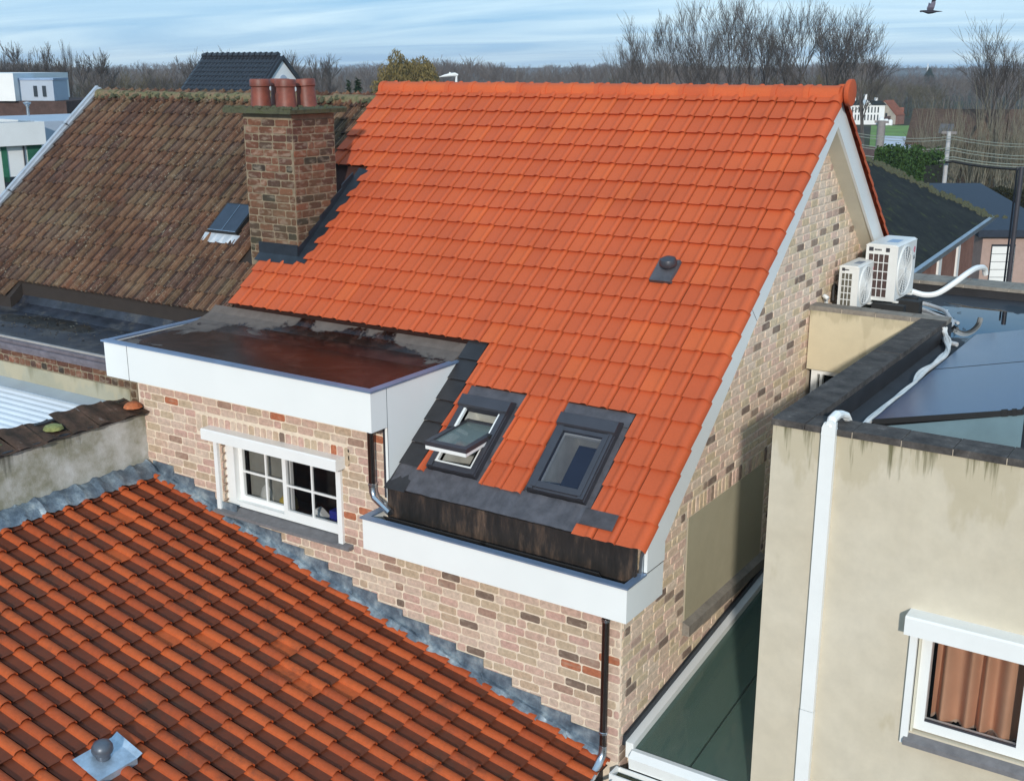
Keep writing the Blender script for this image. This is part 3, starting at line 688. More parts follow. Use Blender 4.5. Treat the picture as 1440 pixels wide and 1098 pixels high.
# lead: stepped pieces up the wall and the skirt dressed over the tiles
for i in range(18):
    x1 = -.16-i*.30; x0 = x1-.315; zt = LOW(x1-.15)+.155
    j1 = rng.uniform(-.012, .012)
    b = B().add([(x0, -.016, LOW(x0)-.01), (x1, -.016, LOW(x1)-.01), (x1+.004, -.018, zt+j1), (x0+.006, -.012, zt+j1+.004)], [(0, 1, 2, 3)])
    b.add([(x1, -.016, LOW(x1)-.01), (x1, -.002, LOW(x1)-.01), (x1+.004, -.002, zt+j1), (x1+.004, -.018, zt+j1)], [(0, 1, 2, 3)])
    n = 7; yo = rng.uniform(-.105, -.075)
    vs = []
    for r_ in range(3):
        for kx in range(n):
            x = x0+(x1-x0+.01)*kx/(n-1); y = (-.016, -.05, yo+rng.uniform(-.012, .012))[r_]
            vs.append((x, y, LOW(x)+(.05, .042, .012)[r_]+rng.uniform(-.010, .010)))
    b.add(vs, [(r_*n+kx, (r_+1)*n+kx, (r_+1)*n+kx+1, r_*n+kx+1) for r_ in range(2) for kx in range(n-1)])
    part('lead_flashing', b, m_leadm, anr)
b = B(); n = 120; vs = []
for r_ in range(4):
    for kx in range(n+1):
        y = -.01-5.0*kx/n; ph = ((-y) % w2)/w2
        roll = max(0, math.sin(math.pi*(1-ph-.55)/.45))*.03 if ph < .42 else 0
        x = -5.63+.175*r_/3; vs.append((x, y, LOW(x)+.03+(3-r_)*.012-.036*(r_ == 3)+roll*.9+.016+rng.uniform(-.012, .012)))
b.add(vs, [(r_*(n+1)+kx, r_*(n+1)+kx+1, (r_+1)*(n+1)+kx+1, (r_+1)*(n+1)+kx) for r_ in range(3) for kx in range(n)])
part('top_flashing', b, m_leadm, anr, True)
# roof outlet
vx, vy = -2.66, -3.0
ov = part('vent_plate', B(), m_zinc, anr)
FR = ANX @ Matrix.Translation((vy, (EVX-vx)/ca, .068))
part('plate_sheet', B().box(-.17, .17, -.15, .14, -.006, .0).add([(.17, -.15, 0), (.17, .14, 0), (.215, .14, .03), (.215, -.15, .02)], [(0, 1, 2, 3)]).add([(-.17, -.15, -.006), (.17, -.15, -.006), (.17, -.16, -.05), (-.17, -.16, -.05)], [(3, 2, 1, 0)]), simple('pale_zinc_plate', (.42, .52, .62), .4, .5, var=.25, nscale=9, bump=.3, bscale=25), ov, M=FR)
part('vent_cap', B().lathe([(.052, 0), (.052, .05), (.072, .052), (.078, .07), (.076, .10), (.06, .128), (.03, .142), (.004, .145)], 24), simple('blue_grey_cap', (.10, .115, .14), .4, .3, bump=0), ov, True, Matrix.Translation((vx, vy, EVZ+(EVX-vx)*math.tan(AP)+.06)))
b = B(); nn = 12
def half_gutter(b, y0, y1, cx, cz, r, t=.004):
    for rr, s_ in ((r, 1), (r-t, -1)):
        vs = [(cx+rr*math.cos(math.pi+math.pi*i/nn), y, cz+rr*math.sin(math.pi+math.pi*i/nn)) for y in (y0, y1) for i in range(nn+1)]
        b.add(vs, [((i, i+1, nn+2+i, nn+1+i) if s_ < 0 else (i, nn+1+i, nn+2+i, i+1)) for i in range(nn)])
half_gutter(b, -5.2, -.22, -.02, EVZ-.01, .075); b.tube([(.055, -5.2, EVZ-.01), (.055, -.22, EVZ-.01)], .006, 6)
part('gutter', b, simple('black_gutter', (.016, .015, .014), .25, .4, bump=0), annex)

# ================================================================== rendered garden wall with clay coping
gwall = thing('garden_wall', 'stained grey rendered garden wall topped with dark mossy clay tiles', 'wall', (-5.76, -2.5, GZ))
part('render_face', B().box(-5.89, -5.64, -5.2, -.002, GZ, .665), m_grayr, gwall)
part('cement_fillet', B().prism([(-5.64, .115), (-5.64, .055), (-5.585, .055), (-5.60, .095)], 'y', -5.2, -.002), m_copl, gwall)
CF = slope_frame((-5.575, 0, .655), (0, 1, 0), (-1, 0, .30))
PRC = [(0, .020), (.03, .030), (.07, .034), (.11, .028), (.15, .014), (.20, .006), (.25, .006), (.29, .014), (.305, .02)]
m_copt = m_coping('mossy_clay_coping', (.022, .020, .014), (.095, .055, .038))
for i in range(6): GEO[('c', i)] = tile_geo(.31, .38, PRC, .012, 500+i, 0, drop=.03)
for i in range(17):
    if ('cmesh', i % 6) not in GEO: GEO[('cmesh', i % 6)] = GEO[('c', i % 6)].mesh('coping_tile', m_copt, True)
    link('coping_tile', GEO[('cmesh', i % 6)], gwall, CF @ Matrix.Translation((-.305*(i+1)-.01, 0, 0)) @ jit(rng, .06, .010))
part('coping_bed', B().box(-5.93, -5.60, -5.2, -.005, .665, .69).box(-5.96, -5.90, -5.2, -.005, .60, .765), m_black, gwall)
part('broken_tile', B().lathe([(.10, 0), (.085, .03), (.05, .05), (.01, .055)], 9, (-5.70, -.10, .735)), simple('orange_clay', (.42, .13, .05), .85, var=.4, nscale=20, bump=.5), gwall)
q = random.Random(31); b = B()
for i in range(60):
    y = -q.random()*4.8-.1; x = -5.9+q.random()*.3; s_ = q.uniform(.012, .04)
    b.lathe([(s_, 0), (s_*.8, s_*.35), (s_*.2, s_*.5)], 6, (x, y, .75-(x+5.9)*.28+.0))
kind(part('moss', b, m_mossy, gwall), 'stuff')
part('moss_cushion', B().lathe([(.10, -.03), (.085, .0), (.055, .012), (.01, .014)], 9, (-5.74, -1.02, .765)), simple('yellow_green_moss', (.22, .23, .08), .95, var=.4, nscale=25, bump=.8), gwall, True)

# ================================================================== old house on the left
old = thing('old_house', 'old terraced house with brown lichen-covered tiled roof', 'house', (-8.4, 3.9, GZ))
OZ, OY = 3.74, 3.88
ox = lambda s: (OY-(3.53-s)*cp, OZ-(3.53-s)*sp_)
OR = slope_frame((0, OY-3.53*cp, OZ-3.53*sp_), (1, 0, 0), (0, cp, sp_))
yb_, zb_ = ox(-.5)
part('house_walls', B().box(-10.9, -5.73, .02, 7.7, GZ, .84).prism([(7.7, .84), (OY, OZ-.2), (1.0, .84+.45)], 'x', -10.9, -10.7), m_olive, old)
ya_, za_ = ox(.03)
orf = link('roof', B().prism([(ya_, za_-.035), (OY, OZ-.04), (7.9, OZ-.04-(7.9-OY)*tp), (7.9, .3), (OY, OZ-.2), (ya_, za_-.2)], 'x', -10.93, -5.56).prism([(ox(-.21)[0], ox(-.21)[1]-.04), (ya_-.001, za_-.036), (ya_-.001, za_-.2), (ox(-.21)[0], ox(-.21)[1]-.2)], 'x', -10.93, -9.32).mesh('roof', m_deck), old)
w3, g3 = .172, .2405
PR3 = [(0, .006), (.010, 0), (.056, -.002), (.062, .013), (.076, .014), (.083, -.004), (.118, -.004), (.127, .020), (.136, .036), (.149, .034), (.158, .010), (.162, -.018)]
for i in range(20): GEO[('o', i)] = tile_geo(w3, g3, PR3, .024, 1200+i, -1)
q = random.Random(77); oi = []
for k in range(-2, 15):
    for c in range(31):
        xb = -5.60-w3*c; xa = xb-w3; xm = (xa+xb)/2; y = ox(g3*(k+.5))[0]
        if k == -1 and xm > -9.3: continue
        if k == -2 and xm > -10.3: continue
        if xb > -5.78 and 1.66 < y < 2.44: continue
        if -6.72 < xa and xb < -6.15 and 1.93 < y < 2.3: continue
        oi.append((OR @ Matrix.Translation((xa, g3*k, 0)) @ jit(q, .016, .004), ('o', q.randrange(20))))
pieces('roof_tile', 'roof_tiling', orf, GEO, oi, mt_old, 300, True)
n_ = 15; L_ = 5.35/n_
for i in range(3): GEO[('om', i)] = ridge_geo(L_, .088, 60+i).mesh('ridge_tile', m_ridgeo, True)
for i in range(n_):
    link('ridge_tile', GEO[('om', i % 3)], orf, Matrix.Translation((-5.56-i*L_, OY, OZ-.03+rng.uniform(-.008, .012))) @ Matrix.Rotation(math.pi, 4, 'Z') @ Matrix.Rotation(rng.uniform(-.03, .03), 4, 'Y') @ Matrix.Rotation(rng.uniform(-.02, .02), 4, 'Z'))
q = random.Random(8); b = B()
for i in range(260):
    x = -5.6-q.random()*5.3; s_ = q.uniform(.012, .035); sgn = q.choice((-1, -1, 1)); y = OY+sgn*q.uniform(.03, .17)
    b.lathe([(s_, -.01), (s_*.9, s_*.4), (s_*.3, s_*.7)], 6, (x, y, OZ+.055-abs(y-OY)*.62))
kind(part('moss', b, m_mossy, orf), 'stuff')
b = B()
for h0, h1, x0, x1 in ((.0, .075, -11.04, -10.985), (.0, .045, -10.985, -10.945), (-.12, .0, -11.04, -11.0)):
    b.box(x0, x1, -.5, 3.62, h0, h1)
part('verge_trim', b, simple('pale_metal_verge', (.50, .53, .57), .4, .4, var=.1, bump=0), orf, M=OR)
part('trim_joint', B().box(-11.042, -10.94, 1.45, 1.456, -.12, .078).box(-11.042, -10.94, 2.80, 2.806, -.12, .078), m_dkgrey, orf, M=OR)
# small roof hatch
HF = OR @ Matrix.Translation((-6.46, 1.13, 0))
hat = part('roof_hatch', B().box(-.24, .24, -.02, .03, .0, .075).box(-.24, .24, .40, .44, .0, .075).box(-.24, -.21, .03, .40, .0, .075).box(.21, .24, .03, .40, .0, .075), m_rub, orf, M=HF)
part('hatch_pane', B().box(-.225, -.004, -.005, .42, .077, .083).box(.004, .225, -.005, .42, .077, .083), simple('hatch_glass', (.03, .04, .06), .12, bump=0), orf, M=HF)
part('hatch_bar', B().box(-.003, .003, -.01, .42, .077, .089).box(-.23, .23, -.012, -.005, .075, .087), m_pipebr, orf, M=HF)
b = B(); xs = [-.30+.6*i/14 for i in range(15)]
b.add([(x, -.15+rng.uniform(-.012, .012), .022+.012*math.sin(i*2.1)) for i, x in enumerate(xs)]+[(x, -.02, .04) for x in xs], [(i, i+1, 16+i, 15+i) for i in range(14)])
part('hatch_apron', b, simple('white_lead', (.5, .53, .56), .5, .3, var=.2, bump=.3), orf, M=HF)
# chimney
chx0, chx1, chy0, chy1 = -5.745, -5.02, 1.74, 2.41
chim = link('chimney', B().box(chx0, chx1, chy0, chy1, 1.6, 3.635).mesh('chimney', mb_mortar_d), old)
def not_under(z, y): return z > ZE+(y-YE)*tp-.02
ci = wall_bricks(Matrix.Translation((0, chy0, 0)), lambda x, z: chx0 < x < chx1 and 2.03 < z < 3.635, 2.0, 3.64, chx0, chx1, 41, zoff=.01)
ci += wall_bricks(Matrix(((0, -1, 0, chx1), (1, 0, 0, 0), (0, 0, 1, 0), (0, 0, 0, 1))), lambda y, z: chy0 < y < chy1 and z < 3.635 and not_under(z, y), 2.0, 3.64, chy0, chy1, 43, zoff=.01)
# dark bricks of the cornice and corner of the old extension
ofr = Matrix.Translation((0, .0, 0))
di = wall_bricks(ofr, lambda x, z: -11.0 < x < -5.735 and .966 < z < 1.05, .966, 1.05, -11, -5.73, 51, zoff=.966)
for i in range(52): di.append((Matrix.Translation((-5.785-i*.1, 0, .925)), bkey(.1, rng.randrange(36))))
di += wall_bricks(ofr, lambda x, z: -5.84 < x < -5.735 and .55 < z < .884, .55, .884, -5.84, -5.73, 52, zoff=.55)
pieces('brick', 'brickwork', chim, GEO, ci, mb_dark, 190)
part('chimney_slab', B().prism([(-5.93, 3.645), (-4.925, 3.645), (-4.915, 3.69), (-4.95, 3.705), (-5.90, 3.705), (-5.94, 3.69)], 'y', 1.62, 2.52), m_mossy, chim)
for k_, (px_, py_) in enumerate(((-5.69, 1.97), (-5.71, 2.30), (-5.27, 1.93), (-5.27, 2.26))):
    part('chimney_pot', B().lathe([(.118, -.01), (.110, .05), (.100, .20), (.100, .215), (.114, .225), (.114, .285), (.107, .30), (.085, .30), (.08, .1)], 24, (0, 0, 0)), m_pot, chim, True, Matrix.Translation((px_, py_, 3.70)) @ Matrix.Rotation((0, .0, .0, -.07)[k_], 4, 'Y'))
q = random.Random(9); b = B()
for i in range(120):
    x = q.uniform(-5.92, -4.94); y = q.choice((q.uniform(1.62, 1.72), q.uniform(1.62, 2.5))); s_ = q.uniform(.01, .03)
    b.lathe([(s_, -.005), (s_*.9, s_*.4), (s_*.3, s_*.7)], 6, (x, y, 3.705))
kind(part('moss', b, m_mossy, chim), 'stuff')
def rz(y): return ZE+(y-YE)*tp
m_slate = simple('dark_lead', (.025, .032, .042), .45, .3, var=.3, nscale=8, bump=.3, bscale=20)
part('chimney_flashing', B().box(-5.60, -5.01, chy0-.02, chy0-.008, rz(chy0)-.02, rz(chy0)+.155)
     .add([(-5.60, chy0-.02, rz(chy0-.02)+.05), (-5.0, chy0-.02, rz(chy0-.02)+.05), (-5.0, chy0-.09, rz(chy0-.09)+.03), (-5.62, chy0-.09, rz(chy0-.09)+.03)], [(3, 2, 1, 0)]), m_slate, chim)
b = B()
for i in range(5):
    y0 = chy0-.02+i*.19; y1 = min(y0+.2, 2.72)
    if y1 <= y0: break
    b.prism([(y0, rz(y0)-.04), (y1, rz(y1)-.04), (y1, rz(y1)+.10), (y0, rz(y0)+.14)], 'x', chx1+.006, chx1+.014+.002*i)
b.add([(chx1+.01, chy0-.06, rz(chy0-.06)+.045), (chx1+.14, chy0-.06, rz(chy0-.06)+.02), (chx1+.14, 2.8, rz(2.8)+.02), (chx1+.01, 2.8, rz(2.8)+.045)], [(0, 1, 2, 3)])
part('chimney_flashing', b, m_slate, chim)
# flat-roofed rear extension of the old house
ext = part('flat_roof', B().box(-11.4, -5.83, -.01, 1.30, 1.10, 1.175).prism([(.95, 1.174), (1.12, 1.24), (1.24, 1.40), (1.30, 1.42), (1.30, 1.12), (.95, 1.12)], 'x', -11.4, -5.72), m_oldflat, old)
m_edge = simple('layered_grey_edging', (.14, .12, .135), .7, var=.3, nscale=8, bump=.4, bscale=25)
part('roof_edging', B().box(-11.4, -5.81, -.075, -.01, 1.055, 1.095).box(-11.4, -5.81, -.095, -.03, 1.097, 1.135).box(-11.4, -5.81, -.06, .0, 1.137, 1.172), m_edge, ext)
part('edging_lip', B().box(-11.4, -5.82, -.015, .012, 1.172, 1.192), simple('pale_edge_strip', (.35, .33, .31), .6), ext)
xw = part('extension_wall', B().box(-11.2, -5.73, .0, .04, .0, 1.055), mb_mortar_d, old)
pieces('brick', 'brickwork', xw, GEO, di, mb_dark, 110)
part('render_panel', B().box(-11.2, -5.845, -.012, .0, -.5, .880), m_stucco('grey_beige_render', (.34, .32, .235), (.40, .375, .29), (.5, .9, 3, .5)), xw)
b = B(); q = random.Random(12)
for i in range(170):
    x = q.gauss(-7.9, .9); y = q.gauss(.65, .24); s_ = q.uniform(.005, .017); a_ = q.random()*3
    b.add([(x+s_*math.cos(a_+t)*(1.6 if t_ % 2 else .8), y+s_*math.sin(a_+t), 1.178+.004*t_) for t_, t in enumerate((0, 1.6, 3.1, 4.7))], [(0, 1, 2, 3)])
kind(part('roof_litter', b, simple('dry_leaf', (.30, .27, .20), .9), ext), 'stuff')
# ribbed white canopy between old extension and garden wall
can = thing('white_canopy', 'white ribbed canopy roof between rendered extension wall and garden wall', 'canopy', (-8.2, -2, GZ))
b = B(); nY = 105; prof_ = []
for i in range(nY+1):
    y = -.19-3.9*i/nY; ph = (i % 3); prof_.append((y, .655+.045*(y+.2)+(.0, .013, .013)[ph]))
b.add([(-11.5, y, z) for y, z in prof_]+[(-5.93, y, z) for y, z in prof_], [(i, nY+1+i, nY+2+i, i+1) for i in range(nY)])
part('ribbed_sheet', b, simple('white_ribbed_sheet', (.74, .77, .80), .35, var=.08, nscale=2, bump=0), can)
part('wall_flashing', B().prism([(-.014, .70), (-.21, .668), (-.21, .656), (-.014, .67)], 'x', -11.5, -5.93), simple('pale_blue_flashing', (.42, .50, .58), .35, .3, var=.1, nscale=2, bump=0), can)
part('canopy_post', B().box(-5.99, -5.93, -4.2, -4.1, GZ, .45).box(-11.4, -11.34, -4.2, -4.1, GZ, .45), m_pvc, can)

# ================================================================== cream block on the right
blk = thing('cream_building', 'cream rendered flat-roofed building beside the brick gable', 'building', (3, 3, GZ))
BZ = 1.70; RZ_ = 1.56
WB = (2.29, 3.72, -.36, .50)
wl = B().box(1.152, WB[0], 0, .23, GZ, BZ).box(WB[1], 6.0, 0, .23, GZ, BZ).box(WB[0], WB[1], 0, .23, GZ, WB[2]).box(WB[0], WB[1], 0, .23, WB[3], BZ)
wl.box(1.152, 1.38, .23, 4.0, GZ, BZ)
part('rendered_wall', wl, m_cream, blk)
rw_ = B().box(.40, 1.38, 4.0, 4.2, GZ, BZ)
rw_.add([(.02, 4.0, 1.075), (.40, 4.0, 1.075), (.40, 4.2, 1.075), (.02, 4.2, 1.075), (.02, 4.0, BZ), (.40, 4.0, BZ), (.40, 4.2, BZ), (.02, 4.2, BZ)], [(0, 3, 2, 1), (4, 5, 6, 7), (0, 1, 5, 4), (2, 3, 7, 6), (3, 0, 4, 7)])
part('east_parapet', BX(5.9, 6.0, .245, 6.40, GZ, BZ), m_creamp, blk)
part('courtyard_wall', rw_, m_creamp, blk)
part('far_parapet', B().box(.0, 6.0, 6.45, 6.85, GZ, 1.655), m_black, blk)
part('west_wall', B().box(.002, .1, 4.2, 6.45, GZ, RZ_), m_black, blk)
part('roof_felt', B().box(1.38, 5.9, .23, 4.2, 1.40, RZ_).box(.1, 5.9, 4.2, 6.45, 1.40, RZ_), m_blockroof, blk)
part('parapet_felt', B().box(1.378, 1.392, .23, 4.2, 1.5, BZ).box(1.392, 5.9, .228, .242, 1.5, BZ).box(.1, 1.378, 4.198, 4.212, 1.5, BZ), m_black, blk)
def stones(x0, x1, y0, y1, n, ax, mat, z0=BZ, z1=BZ+.048):
    for i in range(n):
        a0, a1 = i/n, (i+1)/n; e = .003; d = rng.uniform(-.002, .002)
        if ax == 'x': b = BX(x0+(x1-x0)*a0+e, x0+(x1-x0)*a1-e, y0+d, y1+d, z0, z1+d)
        else: b = BX(x0+d, x1+d, y0+(y1-y0)*a0+e, y0+(y1-y0)*a1-e, z0, z1+d)
        part('coping_stone', b, mat, blk)
    m = (y0+.006, y1-.006) if ax == 'x' else (x0+.006, x1-.006)
    b = B().box(x0+.006, x1-.006, *m, z0, z1-.008) if ax == 'x' else B().box(*m, y0+.006, y1-.006, z0, z1-.008)
    part('coping_joint', b, mb_mortar, blk)
stones(1.385, 1.385+.331*14, -.012, .245, 14, 'x', m_cop)
part('coping_stone', BX(1.142, 1.382, -.012, .245, BZ, BZ+.048), m_cop, blk)
stones(1.142, 1.385, .248, 4.0, 7, 'y', m_cop)
stones(.0, 1.385, 4.002, 4.205, 4, 'x', m_copl)
stones(.0, 6.0, 6.42, 6.90, 12, 'x', m_copl, 1.655, 1.695)
part('courtyard_window', B().box(.06, .125, 4.05, 4.1, -.2, 1.07).box(.125, .40, 4.05, 4.1, 1.02, 1.07).box(.155, .185, 4.04, 4.1, -.2, 1.02), m_pvc, blk)
part('window_pane', B().box(.185, .40, 4.08, 4.085, -.2, 1.02), m_gl, blk); part('room_shell', B().box(.05, .6, 4.3, 4.32, -.3, 1.3), m_room, blk)
# street-side window with curtain
w4 = part('window', B(), m_pvc, blk)
part('frame', B().box(2.305, 2.372, .03, .10, -.35, .44).box(2.372, 3.7, .03, .10, -.35, -.275).box(2.975, 3.06, .03, .10, -.275, .44).box(2.372, 3.7, .03, .10, .405, .44).box(3.63, 3.70, .03, .10, -.275, .405), m_pvc, w4)
part('frame_reveal', B().box(2.285, 2.305, .0, .1, -.36, .44), m_cream_soffit, w4)
part('pane', B().box(2.37, 2.98, .05, .056, -.28, .41), m_gl, w4)
part('pane', B().box(3.06, 3.64, .05, .056, -.28, .41), m_gl, w4)
part('glazing_bead', B().box(2.372, 2.975, .035, .05, -.275, -.262), m_dkgrey, w4)
part('guide_rail', BX(2.235, 2.285, -.035, .0, -.45, .44), m_pvc, w4)
b = B(); roller_box(b, 2.215, 3.8, -.145, .43, .565); part('shutter_box', b, m_pvc, w4)
part('sill', B().prism([(-.065, -.445), (-.065, -.41), (.03, -.36), (.03, -.445)], 'x', 2.26, 3.78), m_sill, w4)
b = B(); n = 90; vs = []
for r_ in range(9):
    for i in range(n+1):
        x = 2.385+.575*i/n; fold = math.sin(i/n*math.pi*9+.9*math.sin(i*.13))
        zb = -.295+.014*math.cos(i/n*math.pi*5.2); z = .45+(zb-.45)*r_/8
        vs.append((x, .165+.055*fold*(.6+.4*r_/8), z))
b.add(vs, [(r_*(n+1)+i, (r_+1)*(n+1)+i, (r_+1)*(n+1)+i+1, r_*(n+1)+i+1) for r_ in range(8) for i in range(n)])
cur = part('curtain', b, m_curtain, w4, True)
part('lace_hem', B().add([v for v in vs[-(n+1):]]+[(x, y, z-.022-.008*math.sin(i*1.3)) for i, (x, y, z) in enumerate(vs[-(n+1):])], [(i, n+1+i, n+2+i, i+1) for i in range(n)]), m_lace, cur)
part('room_shell', B().box(2.2, 3.8, .9, .92, -.5, .8).box(2.2, 3.8, .24, .9, -.52, -.36).box(2.18, 2.2, .24, .9, -.5, .8).box(3.8, 3.82, .24, .9, -.5, .8).box(2.2, 3.8, .24, .9, .8, .82).box(2.3, 3.7, .11, .25, -.38, -.36), m_room, w4)
tag(part('round_tin', B().lathe([(.07, 0), (.075, .01), (.075, .055), (.06, .06), (.05, .052), (.01, .052)], 24, (2.84, .17, -.355)), simple('grey_tin', (.30, .29, .28), .35, .7, bump=0), smooth=True), 'round grey tin on the window sill under the terracotta curtain', 'tin')
# conduit, outdoor units, cables
tr = thing('cable_trunking', 'white plastic cable trunking running down the cream wall', 'trunking', (1.562, -.02, GZ))
part('trunk_section', B().box(1.515, 1.612, -.047, -.001, -.42, 1.755), m_pvc, tr); part('trunk_section', B().box(1.513, 1.614, -.049, -.001, GZ, -.425), m_pvc, tr)
part('torn_top', B().prism([(1.513, 1.70), (1.613, 1.70), (1.613, 1.80), (1.60, 1.79), (1.585, 1.815), (1.55, 1.805), (1.54, 1.78), (1.53, 1.79), (1.52, 1.765)], 'y', -.05, -.015).tube([(1.565, -.03, 1.76), (1.572, -.005, 1.81), (1.58, .06, 1.825), (1.59, .13, 1.815), (1.61, .20, 1.79)], [.03, .034, .034, .028, .024], 10), m_pvc, tr)
m_cable = simple('grey_white_insulation', (.46, .47, .48), .7, var=.2, nscale=20, bump=.4)
def bundle(name, pts, r, mat, label, twist=True):
    P_ = [Vector(p) for p in pts]; out_ = []
    for i in range(len(P_)-1):          # Catmull-Rom
        p0, p1, p2, p3 = P_[max(i-1, 0)], P_[i], P_[i+1], P_[min(i+2, len(P_)-1)]
        for t in [k/7 for k in range(7)]:
            out_.append(.5*((2*p1)+(-p0+p2)*t+(2*p0-5*p1+4*p2-p3)*t*t+(-p0+3*p1-3*p2+p3)*t**3))
    out_.append(P_[-1]); b = B()
    b.tube(out_, r, 8)
    if twist:
        for ph, rr in ((0, .45), (3.1, .4)):
            b.tube([p+Vector((math.cos(i*.33+ph)*r*.95, math.sin(i*.33+ph)*r*.95, max(-.0, r*.5+math.sin(i*.5+ph)*r*.4))) for i, p in enumerate(out_)], r*rr, 6)
    return tag(part(name, b, mat, None, True), label, 'cable')
bundle('cable_bundle', [(1.39, 3.86, 1.70), (1.44, 3.78, 1.64), (1.54, 3.45, 1.60), (1.585, 3.0, 1.60), (1.57, 2.4, 1.595), (1.615, 1.9, 1.595), (1.60, 1.4, 1.595), (1.60, .9, 1.595), (1.60, .55, 1.60), (1.605, .36, 1.66), (1.60, .20, 1.78)], .024, simple('white_taped_pipes', (.62, .62, .60), .6, var=.12, nscale=15, bump=.3), 'twisted white cable bundle lying along the roof beside the dark panels')
bundle('grey_hose', [(.60, 5.45, 1.62), (.80, 5.50, 1.60), (1.05, 5.30, 1.59), (1.20, 4.95, 1.59), (1.30, 4.65, 1.59), (1.29, 4.3, 1.59), (1.33, 4.0, 1.59), (1.44, 3.8, 1.59), (1.56, 3.72, 1.59)], .022, m_cable, 'grey insulated hose curving over the wet roof to the panels', False)
bundle('grey_hose', [(.62, 5.25, 1.62), (.85, 5.2, 1.60), (1.05, 5.02, 1.59), (1.22, 4.86, 1.59), (1.34, 4.72, 1.59)], .018, m_cable, 'thinner grey hose joining the curve from the large outdoor unit', False)
bundle('white_conduit', [(.62, 5.62, 1.70), (.75, 5.68, 1.665), (.88, 5.72, 1.69), (1.02, 5.80, 1.80), (1.12, 5.95, 1.90), (1.17, 6.2, 1.935), (1.20, 6.45, 1.90), (1.21, 6.52, 1.82)], .032, m_pvc, 'fat white conduit arching up over the far parapet', False)
bundle('white_conduit', [(.05, 4.5, 1.60), (.03, 4.42, 1.75), (.05, 4.32, 1.80), (.10, 4.30, 1.78)], .022, m_pvc, 'short white conduit bend between brick gable and small outdoor unit', False)
bundle('white_conduit', [(.12, 4.75, 1.62), (.06, 4.72, 1.80), (.04, 4.66, 1.86), (.06, 4.6, 1.70)], .018, simple('black_hose', (.02, .02, .02), .6), 'black hose loop behind the small outdoor unit', False)
def ac_unit(name, x0, x1, y0, y1, z0, z1, cols, rows, gx, lab):
    u = thing(name, lab, 'air conditioner', ((x0+x1)/2, (y0+y1)/2, RZ_))
    ew = simple('off_white_casing', (.72, .72, .69), .45, var=.04, bump=0)
    part('casing', B().prism([(x0+.006, z0), (x1-.006, z0), (x1, z0+.006), (x1, z1-.02), (x1-.012, z1-.008), (x1-.03, z1), (x0+.02, z1), (x0, z1-.015), (x0, z0+.006)], 'y', y0, y1), ew, u)
    part('top_lip', B().box(x0-.004, x1+.004, y0-.004, y1+.004, z1-.022, z1-.016), ew, u)
    H = z1-z0; W = x1-x0; cx0, cx1 = x0+W*gx[0], x0+W*gx[1]; cz0, cz1 = z0+H*.06, z1-H*.17
    part('coil_recess', B().box(cx0, cx1, y0-.003, y0-.001, cz0, cz1), simple('dark_coil', (.07, .04, .035) if cols > 3 else (.11, .10, .075), .6, var=.5, nscale=60), u)
    b = B()
    for i in range(cols+1):
        x = cx0+(cx1-cx0)*i/cols; b.box(x-.004, x+.004, y0-.009, y0-.003, cz0-.006, cz1+.006)
    for j in range(rows+1):
        z = cz0+(cz1-cz0)*j/rows; b.box(cx0-.004, cx1+.004, y0-.0085, y0-.0032, z-.0045, z+.0045)
    part('grille', b, ew, u)
    part('slot', B().box(cx0, cx0+W*.14, y0-.004, y0-.001, z1-H*.13, z1-H*.06), m_dkgrey, u)
    if cols > 3: part('slot', B().box(cx1-W*.12, cx1, y0-.004, y0-.001, z1-H*.13, z1-H*.06), m_dkgrey, u)
    b = B()
    for i in range(5): b.box((x0+cx1)/2-W*.10+i*W*.045+(W*.03 if cols < 4 else 0), (x0+cx1)/2-W*.10+i*W*.045+W*.032+(W*.03 if cols < 4 else 0), y0-.004, y0-.001, z1-H*.115, z1-H*.085)
    part('name_strip', b, m_dkgrey, u)
    cy, cz, r = y0+(y1-y0)*.40, z0+H*.50, min((y1-y0)*.38, H*.43)
    part('fan_ring', B().lathe([(r*1.06, 0), (r*1.06, .012), (r*1.0, .018), (r*.97, .012), (r*.97, .0)], 36), ew, u, True, Matrix.Translation((x1, cy, cz)) @ Matrix.Rotation(math.pi/2, 4, 'Y'))
    part('fan_shadow', B().lathe([(r*.97, 0), (r*.97, .003)], 36), simple('fan_dark', (.30, .32, .33), .5), u, False, Matrix.Translation((x1, cy, cz)) @ Matrix.Rotation(math.pi/2, 4, 'Y'))
    b = B()
    for k in range(1, 9):
        rr = r*k/9
        b.tube([(.014, rr*math.cos(t*math.pi/12), rr*math.sin(t*math.pi/12)) for t in range(25)], .0035, 4, False)
    for k in range(12):
        a_ = k*math.pi/6; b.tube([(.013, r*.1*math.cos(a_), r*.1*math.sin(a_)), (.013, r*.97*math.cos(a_+.3), r*.97*math.sin(a_+.3))], .004, 4, False)
    part('fan_guard', b, ew, u, M=Matrix.Translation((x1, cy, cz)))
    part('fan_hub', B().lathe([(r*.16, 0), (r*.16, .018), (r*.12, .02)], 16), ew, u, True, Matrix.Translation((x1, cy, cz)) @ Matrix.Rotation(math.pi/2, 4, 'Y'))
    # round pink emblem with a curl, and grey letters below it
    mp = simple('pink_emblem', (.55, .06, .12), .5, bump=0) if 'pink_emblem' not in bpy.data.materials else bpy.data.materials['pink_emblem']
    er = H*.055; ec = (y1-(y1-y0)*.10, z1-H*.20)
    part('emblem', B().lathe([(er, 0), (er, .002)], 20), mp, u, False, Matrix.Translation((x1, ec[0], ec[1])) @ Matrix.Rotation(math.pi/2, 4, 'Y'))
